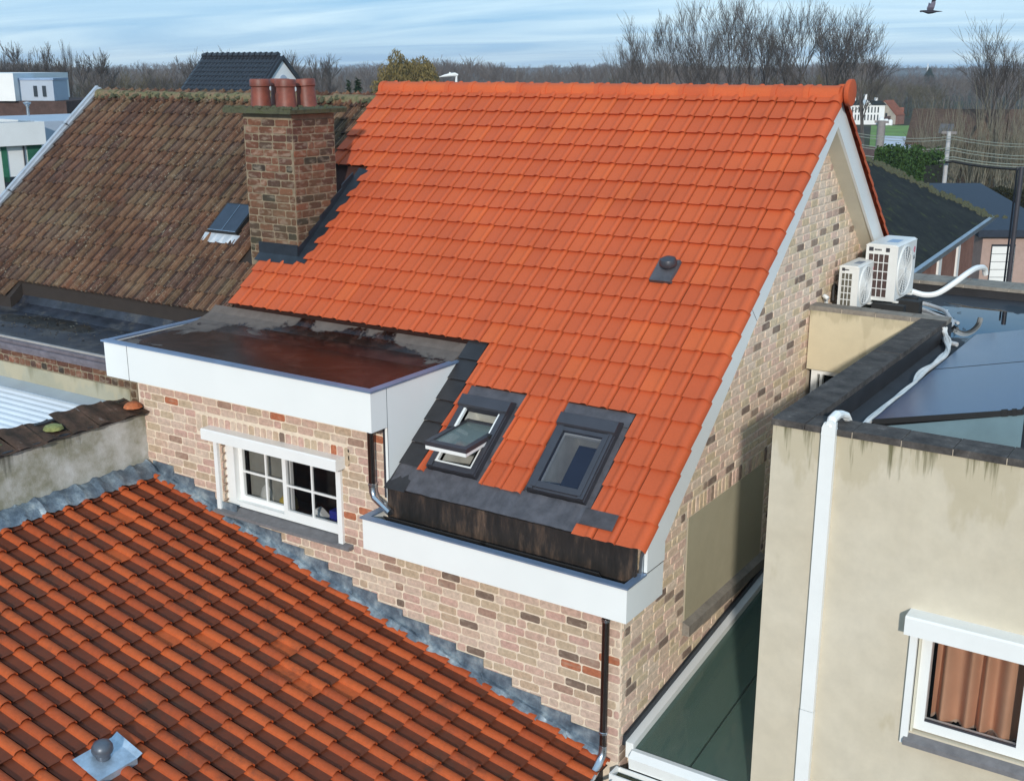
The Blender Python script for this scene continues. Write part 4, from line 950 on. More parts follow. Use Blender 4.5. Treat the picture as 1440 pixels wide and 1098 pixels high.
    part('emblem_curl', B().box(x1+.0022, x1+.003, ec[0]-er*.1, ec[0]+er*.1, ec[1]-er*.5, ec[1]+er*.6).box(x1+.0022, x1+.003, ec[0]+er*.1, ec[0]+er*.55, ec[1]-er*.5, ec[1]-er*.3), ew, u)
    lz = ec[1]-er*2.0; lh = er*1.2
    part('emblem_letters', B().box(x1, x1+.002, ec[0]-er*.9, ec[0]-er*.65, lz-lh, lz).box(x1, x1+.002, ec[0]-er*.65, ec[0]-er*.1, lz-lh, lz-lh*.8)
         .box(x1, x1+.002, ec[0]+er*.1, ec[0]+er*.35, lz-lh, lz).box(x1, x1+.002, ec[0]+er*.35, ec[0]+er*.9, lz-lh*.2, lz).box(x1, x1+.002, ec[0]+er*.35, ec[0]+er*.9, lz-lh, lz-lh*.8).box(x1, x1+.002, ec[0]+er*.65, ec[0]+er*.9, lz-lh*.8, lz-lh*.45), m_dkgrey, u)
    part('warning_sticker', B().box(x0+W*.45, x0+W*.8, y0+(y1-y0)*.28, y0+(y1-y0)*.60, z1+.0005, z1+.002), m_trim, u)
    for yy in (y0+.06, y1-.12): part('foot_rail', B().box(x0-.02, x1+.03, yy, yy+.05, z0-.02, z0), ew, u)
    return u
ac_unit('outdoor_unit', .155, .365, 4.44, 5.02, 1.665, 2.125, 3, 5, (.13, .68), 'smaller white outdoor air conditioner with beige louvre nearest the brick gable')
ac_unit('outdoor_unit', .27, .61, 4.95, 5.69, 1.69, 2.30, 4, 5, (.09, .74), 'larger white outdoor air conditioner with dark red louvre behind the small one')
fts = ((.44, .78, 4.70, 4.82, 'black rubber support block in front of the larger outdoor unit'), (.60, .86, 5.02, 5.18, 'black rubber support block at the right side of the larger outdoor unit'), (.12, .44, 4.50, 4.60, 'black rubber support block under the smaller outdoor unit'), (.20, .70, 5.52, 5.64, 'black rubber support block at the back of the larger outdoor unit'))
for x0, x1, y0, y1, lab in fts:
    tag(part('rubber_foot', B().prism([(y0, RZ_), (y1, RZ_), (y1-.012, 1.645 if x1 < .5 or y0 > 5.4 else 1.70), (y0+.012, 1.645 if x1 < .5 or y0 > 5.4 else 1.70)], 'x', x0, x1), m_rub), lab, 'support block', 'rubber blocks under the outdoor units')
tag(part('paper_scrap', B().box(.97, 1.07, 5.42, 5.46, RZ_+.002, RZ_+.008), m_pvc), 'scrap of white plastic lying in the roof puddle', 'litter')
b = B(); q = random.Random(4)
for i in range(90):
    x = q.gauss(1.18, .12); y = q.gauss(4.62, .22); a_ = q.random()*6.3; l = q.uniform(.02, .07)
    if x < 1.02: continue
    b.tube([(x, y, RZ_+.004), (x+l*math.cos(a_), y+l*math.sin(a_), RZ_+.008)], .003, 3)
kind(part('twigs', b, m_rub), 'stuff')
tag(part('flue_pipe', B().lathe([(.075, 0), (.075, .34), (.10, .35), (.10, .42), (.02, .46)], 24, (2.17, 4.95, RZ_)), m_pipebr, smooth=True), 'shiny round metal flue standing on the flat roof', 'flue')
# dark panels on the flat roof
m_panel = simple('dark_panel_glass', (.020, .052, .125), .2, 0, var=.12, nscale=2, bump=0, spec=.3)
TA = math.atan2(.24, 1.0)
for i, (y0, y1, lab) in enumerate(((.765, 2.50, 'nearest dark tilted panel on the flat roof with pale end plate'), (2.515, 4.12, 'farther dark tilted panel on the flat roof beyond the dividing gap'))):
    pn = thing('solar_panel', lab, 'panel', (2.1, (y0+y1)/2, RZ_), 'dark tilted panels on the flat roof')
    Mp = Matrix.Translation((1.64, 0, 1.60)) @ Matrix.Rotation(-TA, 4, 'Y')
    part('panel_glass', B().box(.008, 1.03, y0+.008, y1-.008, .012, .0225), m_panel, pn, M=Mp)
    part('panel_frame', B().box(0, 1.038, y0, y0+.008, -.018, .022).box(0, 1.038, y1-.008, y1, -.018, .022).box(0, .008, y0+.008, y1-.008, -.018, .022).box(1.03, 1.038, y0+.008, y1-.008, -.018, .022).box(.008, 1.03, y0+.008, y1-.008, .0, .011), m_rub, pn, M=Mp)
    part('end_plate', B().prism([(1.66, RZ_), (2.66, RZ_), (2.66, 1.60+.98*math.tan(TA)-.01), (1.66, RZ_+.005)], 'y', y0+.012, y0+.016), simple('pale_teal_plate', (.20, .30, .34), .3, .2, var=.1, nscale=3, bump=0) if i == 0 else m_zinc, pn)
    part('panel_clip', B().box(.90, .94, y0-.006, y0+.02, -.02, .028).box(.97, 1.0, y0-.006, y0+.02, -.02, .028), m_rub, pn, M=Mp)
b = B(); yq = 3
# glass-roofed lean-to between the two buildings
gl = thing('glass_lean_to', 'green-tinted glass lean-to roof in white frames between brick gable and cream building', 'lean-to', (.6, 1.5, GZ))
def gz(y): return -1.345+.128*(y-.07)
part('side_rail', B().prism([(.06, gz(.06)-.07), (.06, gz(.06)+.075), (3.95, gz(3.95)+.075), (3.95, gz(3.95)-.07)], 'x', .035, .105), m_pvc, gl)
part('wall_flashing', B().prism([(.04, gz(.04)+.05), (.06, gz(.06)+.13), (3.95, gz(3.95)+.13), (3.95, gz(3.95)+.05)], 'x', .009, .034), m_slate, gl)
part('front_rail', B().prism([(-.01, gz(0)-.11), (-.03, gz(0)+.0), (.03, gz(0)+.04), (.08, gz(0)+.035), (.08, gz(0)-.11)], 'x', .106, 1.15), m_pvc, gl)
part('side_rail', B().prism([(.09, gz(.09)-.06), (.09, gz(.09)+.05), (3.95, gz(3.95)+.05), (3.95, gz(3.95)-.06)], 'x', 1.115, 1.15), m_pvc, gl)
part('glazing_bar', B().prism([(.09, gz(.09)-.05), (.09, gz(.09)+.004), (3.95, gz(3.95)+.004), (3.95, gz(3.95)-.05)], 'x', .595, .61), simple('dull_green_bar', (.03, .045, .035), .5), gl)
for x0, x1 in ((.106, .594), (.611, 1.114)): part('glass_pane', B().prism([(.085, gz(.085)+.006), (.085, gz(.085)+.014), (3.95, gz(3.95)+.014), (3.95, gz(3.95)+.006)], 'x', x0, x1), m_glgr, gl)
part('gutter', B().box(.02, 1.15, -.16, -.145, gz(0)-.20, gz(0)-.115).box(.02, 1.15, -.145, -.03, gz(0)-.20, gz(0)-.185).box(.0, .02, -.16, -.03, gz(0)-.20, gz(0)-.11).box(.02, 1.15, -.03, -.015, gz(0)-.2, gz(0)-.12), m_pvc, gl)
part('gutter_silt', B().box(.02, 1.15, -.145, -.03, gz(0)-.184, gz(0)-.165), m_mossy, gl)
m_gr = simple('green_interior', (.40, .60, .45), .9, var=.3, nscale=4, bump=.2)
part('lean_to_wall', B().box(.01, 1.14, -.012, -.002, GZ, gz(0)-.201).box(.01, .02, -.0, 3.9, GZ, -1.6), simple('white_panel_low', (.66, .67, .64), .5), gl)
part('lean_to_floor', B().box(.03, 1.14, 0, 3.9, -2.2, -2.15), m_gr, gl)
kind(part('yard_paving', B().box(-12, 8, -14, 0, GZ, GZ+.03), simple('paving', (.13, .12, .11), .9)), 'structure')

# ================================================================== background: houses
def qbox(b, o, ax, ay, x0, x1, y0, y1, z0, z1, **k):
    o = Vector(o); ax = Vector(ax); ay = Vector(ay)
    c = [o+ax*x+ay*y+Vector((0, 0, z)) for z in (z0, z1) for x, y in ((x0, y0), (x1, y0), (x1, y1), (x0, y1))]
    return b.add(c, [(0, 3, 2, 1), (4, 5, 6, 7), (0, 1, 5, 4), (1, 2, 6, 5), (2, 3, 7, 6), (3, 0, 4, 7)], **k)
def gable_house(name, lab, o, ang, Lx, Dy, eave, ridge, m_wall, m_roof, over=.4, tiles=None, cat='house', group=None, roofpart='roof'):
    """o = ground corner, local x along the ridge, local y the depth"""
    t = thing(name, lab, cat, (o[0], o[1], GZ), group)
    M = Matrix.Translation((o[0], o[1], GZ)) @ Matrix.Rotation(ang, 4, 'Z')
    part('wall', B().prism([(0, 0), (Dy, 0), (Dy, eave), (Dy/2, ridge-.05), (0, eave)], 'x', 0, Lx+min(0, .18-over)*0+(.16 if over == .22 else 0)), m_wall, t, M=M)
    rf_ = B(); sl = (ridge-eave)/(Dy/2)
    for s_ in (0, 1):
        y0, y1 = (-over, Dy/2) if s_ == 0 else (Dy+over, Dy/2)
        z0 = eave-over*sl
        rf_.prism([(y0, z0), (y1, ridge), (y1, ridge+.15), (y0, z0+.15)], 'x', -over, Lx+over)
    r = part(roofpart, rf_, m_roof, t, M=M)
    return t, M, r, sl
m_blktile = simple('black_glazed_tile', (.022, .024, .030), .35, var=.2, nscale=3, bump=0)
def m_slates(name, c1, c2, moss=None):
    M = Mt(name); c = M.mix(M.ramp(M.noise(1.2, 6, .7), [(.35, 0), (.65, 1)]), c1, c2)
    c = M.mix(1.0, c, M.ramp(M.noise(6, 6, .75), [(.3, .65), (.7, 1.3)]), 'MULTIPLY')
    if moss: c = M.mix(M.ramp(M.noise(2.5, 6, .7), [(.56, 0), (.68, .8)]), c, moss)
    M.set(c, .9, 0, .12); return M.m
m_darkroof = m_slates('mossy_black_slate', (.014, .016, .016), (.028, .030, .026), (.055, .062, .022))
m_brroof = m_slates('brown_tile_far', (.075, .050, .038), (.11, .075, .055))
m_redroof = m_slates('red_tile_far', (.20, .07, .045), (.26, .10, .06))
m_wwall = simple('white_wall_far', (.74, .75, .74), .7, var=.05, nscale=1, bump=0)
m_bwall = simple('grey_blue_metal', (.36, .42, .50), .55, var=.06, nscale=1, bump=0)
m_brkfar = m_stucco('red_brick_far', (.20, .10, .075), (.26, .135, .10), None, .25)
m_brkbrown = m_stucco('brown_brick_far', (.075, .05, .045), (.11, .07, .06), None, .25)
m_pinkr = m_stucco('pinkish_render', (.36, .26, .22), (.42, .31, .27), None, .1)
m_win = simple('far_dark_glass', (.03, .04, .05), .1, bump=0)
m_gwin = simple('green_window', (.035, .14, .085), .2, var=.3, nscale=1.5, bump=0)
# house with black tiled roof behind the left ridge
A_ = survey(290, 84, 60); bang = .06; blen = 4.75; rz0 = A_.z-GZ
dirx = Vector((math.cos(bang), math.sin(bang), 0)); diry = Vector((-math.sin(bang), math.cos(bang), 0))
o_ = A_-diry*3.0; bh, bM, brf, bsl = gable_house('black_roofed_house', 'white-gabled house with black glazed tile roof behind the old ridge', (o_.x, o_.y), bang, blen, 6.0, rz0-2.8, rz0, m_wwall, m_blktile, .22)
bgeo = {('t', i): tile_geo(.25, .30, [(0, 0), (.02, .0), (.10, .002), (.14, .025), (.19, .038), (.23, .024), (.248, 0)], .03, 40+i, 0) for i in range(4)}
th_ = math.atan(bsl); FRB = bM @ Matrix.Translation((0, -.22, rz0-2.8-.22*bsl+.16)) @ Matrix.Rotation(th_, 4, 'X')
Ls = (6.0/2+.22)/math.cos(th_); ti = []
for k in range(int(Ls/.30)+1):
    for c in range(int((blen+.44)/.25)): ti.append((FRB @ Matrix.Translation((-.22+.25*c, .30*k, 0)), ('t', rng.randrange(4))))
pieces('roof_tile', 'roof_tiling', brf, bgeo, ti, m_blktile, 300, True)
b = B()
for i in range(int(blen/.35)+1):
    b.tube([(-.2+i*.35, 6.0/2, rz0+.17), (.13+i*.35, 6.0/2, rz0+.20)], [.13, .16], 8)
kind(part('ridge_tiling', b, m_blktile, brf, True, M=bM), 'stuff')
part('verge_board', B().prism([(-.2, rz0-2.8-.19), (3.0, rz0+.0), (6.2, rz0-2.8-.19), (6.2, rz0-2.8+.1), (3.0, rz0+.2), (-.2, rz0-2.8+.1)], 'x', blen+.22, blen+.25), m_blktile, brf, M=bM)
part('arched_vent', B().lathe([(.28, 0), (.28, .03), (.22, .03)], 16), m_bwall, bh, M=bM @ Matrix.Translation((blen+.162, 3.0, rz0-1.0)) @ Matrix.Rotation(math.pi/2, 4, 'Y'))
# modern houses at the far left
def dirs(u0, v0, d0, u1, v1, d1):
    a = survey(u0, v0, d0); c = survey(u1, v1, d1); v = c-a; v.z = 0; L = v.length; return a, v.normalized(), L
mh = thing('modern_house', 'white flat-roofed modern house with green window shutters beyond the old roof verge', 'house', tuple(gpt(40, 40)))
p0 = survey(-60, 168, 34); p1 = survey(62, 171, 36); ax = (p1-p0); ax.z = 0; LX = ax.length; ax.normalize(); ay = Vector((-ax.y, ax.x, 0)); zt = p1.z
def mhp(nm, x0, x1, y0, y1, z0, z1, m, par=None): return part(nm, qbox(B(), (p0.x, p0.y, 0), ax, ay, x0, x1, y0, y1, z0, z1), m, par or mh)
mhp('upper_storey', 0, LX, 0, 6, zt-.02-.66, zt, m_wwall)
mhp('upper_storey', 0, LX, .25, 6, GZ, zt-.682, m_wwall)
mhp('roof_felt', .2, LX-.2, .2, 5.8, zt+.002, zt+.012, simple('blue_wet_roof', (.03, .05, .09), .05, bump=0))
mhp('side_wing', LX+.002, LX+7, 1.0, 6.0, GZ, zt-.05, m_bwall)
pxm = LX/122.0
for u0, u1, m in ((0, 8, m_gwin), (38+0, 60, m_gwin)):
    mhp('green_shutter', LX-(62-u0)*pxm, LX-(62-u1)*pxm, .22, .248, zt-1.75, zt-.69, m)
mhp('window', LX-62*pxm, LX-44*pxm, .22, .248, zt-2.4, zt-1.6, m_win); mhp('window', LX-43*pxm, LX-24*pxm, .20, .24, zt-1.95, zt-1.6, m_dkgrey)
mhp('window_frame', LX-30*pxm, LX-28.6*pxm, .20, .2475, zt-1.75, zt-.69, m_dkgrey)
fl = part('flue', B().lathe([(.045, 0), (.045, .30), (.08, .31), (.08, .36), (.13, .40), (.13, .42), (.02, .44)], 14), m_pipebr, mh, True, M=Matrix.Translation(tuple(survey(40, 163, 38.5))))
mg = thing('modern_house', 'grey-blue clad modern house with two narrow windows under the tall bare trees', 'house', tuple(gpt(50, 75)))
q0 = survey(26, 113, 62); q1 = survey(74, 114, 62); ax2 = q1-q0; ax2.z = 0; L2 = ax2.length; ax2.normalize(); ay2 = Vector((-ax2.y, ax2.x, 0)); zz2 = survey(50, 142, 62).z; zt2 = q0.z
def mgp(nm, x0, x1, y0, y1, z0, z1, m): return part(nm, qbox(B(), (q0.x, q0.y, 0), ax2, ay2, x0, x1, y0, y1, z0, z1), m, mg)
mgp('cladding', 0, L2, 0, 2.0, zz2, zt2, m_bwall); mgp('cladding', -6, -.01, -.6, 7, zz2, zt2+.35, m_wwall); mgp('brick_base', -6, L2+.7, -.3, 7, GZ, zz2-.012, m_brkbrown)
mgp('window', L2*.42, L2*.52, -.06, -.002, zz2+L2*.12, zt2-L2*.16, m_win); mgp('window', L2*.68, L2*.78, -.06, -.002, zz2+L2*.12, zt2-L2*.16, m_win); mgp('roof_edge', -.05, L2+.05, -.05, 2.05, zt2+.003, zt2+.1, m_trim)
mk = gable_house('dark_shed', 'dark shed roof between the two modern houses', tuple(gpt(-15, 52))[:2], YAW-.2, 8, 6, 3.2, 4.7, m_brkbrown, m_darkroof, cat='shed')
# dark slate-roofed house beyond the flat roof on the right
e1, e2 = survey(1262, 375, 26), survey(1392, 320, 38)
ez = e1.z; ez2 = (e1.z+e2.z)/2
dv = e2-e1; dv.z = 0; DL = dv.length; dv.normalize(); nvx = Vector((-dv.y, dv.x, 0))     # nvx points left (away)
dh = thing('slate_roofed_house', 'brick house with mossy black hipped roof behind the flat roof', 'house', tuple(gpt(1300, 34)))
hz_ = ez2-GZ
fr = Matrix(((dv.x, nvx.x, 0, e1.x), (dv.y, nvx.y, 0, e1.y), (0, 0, 1, GZ), (0, 0, 0, 1)))
part('wall', B().box(-8, DL-.3, .4, 8.6, 0, hz_-.05), m_brkfar, dh, M=fr)
rh = hz_+2.7
part('roof', B().add([(-8, 0, hz_), (DL, 0, hz_), (DL, 9, hz_), (-8, 9, hz_), (-8, 4.5, rh), (DL-5.2, 4.5, rh)], [(0, 1, 5, 4), (1, 2, 5), (2, 3, 4, 5), (0, 4, 3), (0, 3, 2, 1)]), m_darkroof, dh, M=fr)
part('roof_gutter', B().box(-8, DL+.05, -.14, -.01, hz_-.10, hz_+.03), m_zinc, dh, M=fr)
q = random.Random(6); b = B()
for i in range(420):
    t = q.random(); x = (DL-.2)-5.0*t+q.uniform(-.1, .9)*q.random(); y = 4.5*t+q.uniform(-.6, .1)*q.random()
    b.lathe([(.06, -.04), (.05, .02), (.02, .04)], 5, (x, y, hz_+2.7*min(1, max(0, y/4.5))+.02))
kind(part('moss', b, m_mossy, dh, M=fr), 'stuff')
for x0, x1, z0, z1 in ((DL*.33, DL*.33+.9, hz_-2.9, hz_-.9), (DL*.52, DL*.52+.45, hz_-2.9, hz_-.55), (DL*.74, DL*.74+.4, hz_-2.9, hz_-.35)):
    wq = part('window', B().box(x0, x1, .34, .398, z0, z1), m_pvc, dh, M=fr)
    if x1-x0 > .6: part('pane', B().box(x0+.12, x1-.12, .325, .338, z0+.12, z1-.12), m_win, wq, M=fr)
part('chimney', B().box(-2.2, -.9, 4.0, 4.9, rh-.5, rh+.85), m_brkbrown, dh, M=fr); part('chimney_cap', B().box(-2.3, -.8, 3.9, 5.0, rh+.86, rh+1.0), m_copl, dh, M=fr)
# garage with white sectional door
g0, g1 = survey(1383, 330, 41), survey(1475, 328, 41); gx = g1-g0; gx.z = 0; GL = gx.length; gx.normalize(); gy = Vector((-gx.y, gx.x, 0))
gf = Matrix(((gx.x, gy.x, 0, g0.x), (gx.y, gy.y, 0, g0.y), (0, 0, 1, GZ), (0, 0, 0, 1))); gh = survey(1400, 322, 41).z-GZ
gt = thing('garage', 'pinkish rendered garage with white sectional door and dark flat roof', 'garage', tuple(g0))
part('wall', B().box(0, GL, 0, 7, 0, gh-.02), m_pinkr, gt, M=gf); part('roof', B().prism([(-.3, gh), (7.3, gh+.9), (7.3, gh+.7), (-.3, gh-.25)], 'x', -.3, GL+.3), simple('blue_black_roof', (.022, .032, .05), .6, bump=0, spec=.3), gt, M=gf)
dw = GL/92; gd = B()
for i in range(9): gd.box(14*dw, 46*dw, -.05, -.012, .15+i*(gh-.75)/9, .15+(i+.93)*(gh-.75)/9)
part('garage_door', gd, m_pvc, gt, M=gf); part('door_gap', B().box(13*dw, 47*dw, -.03, -.008, 0, gh-.55), m_win, gt, M=gf)
# distant houses on the right
wm = thing('white_mansion', 'white mansion with many tall windows and dormers beyond the gable', 'house', tuple(gpt(1222, 184)))
m0, m1 = survey(1194, 170, 184), survey(1243, 168, 184); mxv = m1-m0; mxv.z = 0; ML = mxv.length; mxv.normalize(); myv = Vector((-mxv.y, mxv.x, 0))
mf = Matrix(((mxv.x, myv.x, 0, m0.x), (mxv.y, myv.y, 0, m0.y), (0, 0, 1, GZ), (0, 0, 0, 1))); mz0 = 0; mz1 = survey(1220, 148, 184).z-GZ
part('wall', B().box(0, ML, 0, 9, 0, mz1), m_wwall, wm, M=mf)
part('roof', B().prism([(-.2, mz1), (9.2, mz1), (7, mz1+.55), (2, mz1+.55)], 'x', -.2, ML+.2), m_darkroof, wm, M=mf)
for r_ in range(2):
    for i in range(9):
        x = ML*.06+i*ML*.092; zb = mz1-1.15-r_*1.15
        if zb < 0: continue
        part('window', B().box(x, x+ML*.035, -.06, -.01, zb, zb+.85), m_win, wm, M=mf)
part('pediment', B().prism([(ML*.38, mz1), (ML*.60, mz1), (ML*.49, mz1+.75)], 'y', -.2, 2), m_wwall, wm, M=mf)
for x in (.18, .30, .62, .93): part('chimney', B().box(ML*x, ML*x+.35, 4, 4.6, mz1+.3, mz1+(1.5 if x == .62 else 1.0)), m_wwall, wm, M=mf)
f0 = gpt(1266, 184); fh_, fM, fR, _ = gable_house('ruined_farmhouse', 'pale stone farmhouse gable with red brick side and red roof behind the lawn', (f0.x, f0.y), math.pi/2-.15, 3.0, 4.0, 1.4, 3.5, simple('pale_ruin_wall', (.40, .37, .31), .9, var=.25, nscale=.6), m_redroof, .1, cat='farmhouse')
part('brick_side', B().box(0, 3, -.1, -.02, 0, 1.4), m_brkfar, fh_, M=fM); part('round_opening', B().lathe([(.2, 0), (.2, .06)], 12), m_win, fh_, M=fM @ Matrix.Translation((-.02, 2.1, 2.5)) @ Matrix.Rotation(-math.pi/2, 4, 'Y')); part('doorway', B().box(-.08, -.01, 1.4, 1.7, .8, 1.7), m_win, fh_, M=fM)
part('porch', B().prism([(.8, 0), (2.2, 0), (2.2, .9), (.8, 1.3)], 'x', -1.0, -.05), m_brkbrown, fh_, M=fM)
f1 = gpt(1243, 188); gable_house('red_roofed_barn', 'low barn with dull red roof between mansion and farmhouse', (f1.x, f1.y), .27, 3.4, 3, 1.0, 2.3, m_wwall, m_redroof, .2, cat='barn')
f2 = gpt(1297, 188); gable_house('white_outbuilding', 'small white outbuilding right of the farmhouse', (f2.x, f2.y), .25, 1.2, 2, 1.3, 1.7, m_wwall, m_wwall, .05, cat='outbuilding')
tk = [(1246, .32, 1.2, 'tallest white round tank, nearest the mansion'), (1253, .27, .95, 'middle white round tank between mansion and farmhouse'), (1259, .25, .85, 'small white round tank right before the farmhouse gable')]
for i, (u, w__, h__, lb_) in enumerate(tk):
    p = gpt(u, 182); tag(part('white_tank', B().lathe([(w__*1.4, 0), (w__*1.4, h__*.75), (w__*.9, h__*.95), (.1, h__)], 12, tuple(p)), m_wwall, smooth=True), lb_, 'tank', 'row of white tanks by the farmhouse')
lp = [survey(1240, 172, 150), survey(1300, 172, 150), survey(1300, 205, 78), survey(1238, 205, 78)]
kind(part('lawn', B().add([(p.x, p.y, GZ+.05) for p in (gpt(1232, 180), gpt(1312, 180), gpt(1312, 115), gpt(1232, 115))], [(3, 2, 1, 0)]), simple('lawn_green', (.13, .23, .035), .95, var=.3, nscale=.3)), 'structure')
h0 = gpt(1292, 80); bt, bMt, brt, _ = gable_house('brown_roofed_house', 'long brown tiled roof with a small cross gable behind the saplings', (h0.x, h0.y), .16, 5.4, 7, 3.9, 5.8, m_brkbrown, m_brroof, .4)
part('cross_gable', B().prism([(3.6, 3.9), (5.2, 3.9), (4.4, 5.6)], 'y', -.6, 3.2), m_brroof, bt, M=bMt); part('roof_pane', B().prism([(.6, 4.42), (1.6, 4.97), (1.6, 5.02), (.6, 4.47)], 'x', 1.6, 2.5), simple('dull_roof_pane', (.10, .10, .11), .7, bump=0), bt, M=bMt)
h1 = gpt(1203, 75); gable_house('low_shed', 'low dark shed roof between the gable and the pole', (h1.x, h1.y), .3, 2.2, 4, 2.6, 3.6, m_brkbrown, m_brkbrown, .2, cat='shed')
h2 = gpt(1246, 105); gable_house('low_shed', 'blue-grey low roof by the green lawn', (h2.x, h2.y), .0, 2.6, 3, 1.6, 2.6, m_bwall, m_bwall, .1, cat='shed')
h3 = gpt(1430, 95); gable_house('far_cottage', 'far brown cottage half hidden by the large bare tree at the right', (h3.x, h3.y), .6, 8, 7, 2.5, 5.2, m_brkfar, m_brroof, .3, cat='cottage')
tb = survey(1305, 92, 700)
tag(part('white_mast', B().tube([(tb.x, tb.y, GZ+1), (tb.x, tb.y, survey(1305, 90, 700).z)], [.55, .3], 8), m_wwall, smooth=True), 'thin white mast rising from the distant woods', 'mast')
# poles and wires
m_pole = simple('weathered_pole', (.23, .21, .20), .85); m_wire = simple('wire', (.24, .27, .23), .6, bump=0); m_wired = simple('black_wire', (.015, .015, .015), .6, bump=0)
poles = []
for u, v0, d, r, lab, m in ((1240, 170, 60, .20, 'thick concrete utility pole just right of the orange gable', m_pole), (1335, 185, 57.5, .10, 'slim pale utility pole among the saplings', simple('pale_pole', (.42, .42, .42), .7)), (1437, 235, 17, .035, 'dark pole at the right edge by the flat roof', m_dkgrey), (1431, 235, 17.2, .014, 'thin dark stay beside the dark pole at the right edge', m_dkgrey)):
    t = survey(u, v0, d); poles.append(t)
    b = B().tube([(t.x, t.y, GZ), (t.x, t.y, t.z)], [r*1.2, r], 10)
    tag(part('utility_pole', b, m, smooth=True), lab, 'pole')
    if u < 1400: part('cross_arm', B().box(t.x-.35, t.x+.35, t.y-.04, t.y+.04, t.z-.12, t.z), m_pole)['label'] = 'crossarm'
for nm in [o for o in sc.objects if o.name.startswith('cross_arm')]:
    pl_ = min((o for o in sc.objects if o.name.startswith('utility_pole')), key=lambda o: abs(sum((Vector(o.bound_box[0])-Vector(nm.bound_box[0])).to_2d())))
    nm.parent = pl_; del nm['label']
for i, (v0, v1, m, r) in enumerate(((205, 213, m_wire, .018), (208, 218, m_wire, .018), (220, 224, m_wire, .022), (223, 228, m_wire, .022), (226, 231, m_wired, .06), (190, 196, m_wire, .015), (194, 200, m_wire, .015))):
    a = survey(1180, v0-8, 58); c = survey(1340, (v0+v1)/2-1, 57); e = survey(1520, v1+3, 56); pts = []
    for s_, t_ in ((a, c), (c, e)):
        for k in range(8): tt = k/8; p = s_.lerp(t_, tt); p.z -= .25*4*tt*(1-tt); pts.append(p)
    pts.append(e)
    tag(part('overhead_wire', B().tube(pts, r, 4), m), ['second pale wire above the black cable, third from the top of the lower set', 'pale wire crossing the middle of the slim utility pole', 'pale wire well below the pole top, close over the black cable', 'pale wire running just above the black cable', 'thick black cable strung before the saplings', 'topmost pale wire meeting the crossarm of the slim pole', 'second pale wire from the top, just under the crossarm'][i], 'wire', 'overhead wires before the saplings')
w0 = survey(-40, 209, 25); w1 = survey(95, 216, 25)
# bird
bd = survey(1308, 17, 24)
def bird():
    b = B(); F = Matrix.Translation(bd) @ Matrix.Rotation(YAW, 4, 'Z')
    b.tube([F @ Vector(p) for p in ((-.205, 0, .005), (-.19, 0, .008), (-.15, 0, .012), (-.10, 0, .006), (-.03, 0, -.004), (.05, 0, .0), (.13, 0, .006), (.24, 0, .008))], [.008, .019, .018, .026, .040, .034, .016, .004], 10)
    o = part('bird', b, simple('dark_plumage', (.02, .022, .035), .7, bump=0), smooth=True)
    for s_ in (-1, 1):
        w_ = B(); rows = [(-.055, .055, 0, .0), (-.06, .06, .07, .05), (-.02, .075, .14, .05), (.01, .078, .20, .03), (.045, .07, .245, .0)] if s_ < 0 else [(-.055, .055, 0, .0), (-.05, .06, .06, .07), (-.01, .06, .11, .13), (.01, .055, .15, .17), (.02, .035, .17, .19)]
        vs = []
        for x0, x1, z, y in rows: vs += [(x0, s_*y, z+.01), (x1, s_*y, z+.01)]
        vs += [(x, y+.004, z) for x, y, z in vs]; n = len(rows); fs = []
        for i in range(n-1): fs += [(2*i, 2*i+1, 2*i+3, 2*i+2), (2*n+2*i, 2*n+2*i+2, 2*n+2*i+3, 2*n+2*i+1)]
        vs = [tuple(F @ Vector(p)) for p in vs]
        part('wing', w_.add(vs, fs), simple('grey_wing', (.13, .12, .16), .8, bump=0), o)
        if s_ < 0:
            tips = B()
            for k in range(4): tips.tube([F @ Vector((.0+k*.022, -.05, .19+k*.006)), F @ Vector((.02+k*.02, -.03, .27+k*.012-(.02 if k == 0 else 0)))], [.012, .004], 5)
            part('wing_tip', tips, bpy.data.materials['dark_plumage'], o)
    return o
tag(bird(), 'dark bird flying with one wing raised against the sky', 'bird')
gp_ = survey(632, 107, 30)
gb = B(); GF = Matrix.Translation(gp_) @ Matrix.Rotation(YAW, 4, 'Z')
gb.tube([GF @ Vector(p) for p in ((-.26, 0, -.03), (-.12, 0, -.0), (.02, 0, .02), (.14, 0, .03), (.22, 0, .02))], [.006, .03, .045, .05, .02], 8).tube([GF @ Vector((.0, 0, .03)), GF @ Vector((.02, 0, .09))], .025, 6).tube([GF @ Vector((.18, 0, .02)), GF @ Vector((.17, 0, -.10)), GF @ Vector((.16, 0, -6.0))], [.02, .03, .02], 6)
tag(part('lamp_head', gb, m_wwall, smooth=True), 'small white lamp head showing just over the orange ridge', 'lamp')

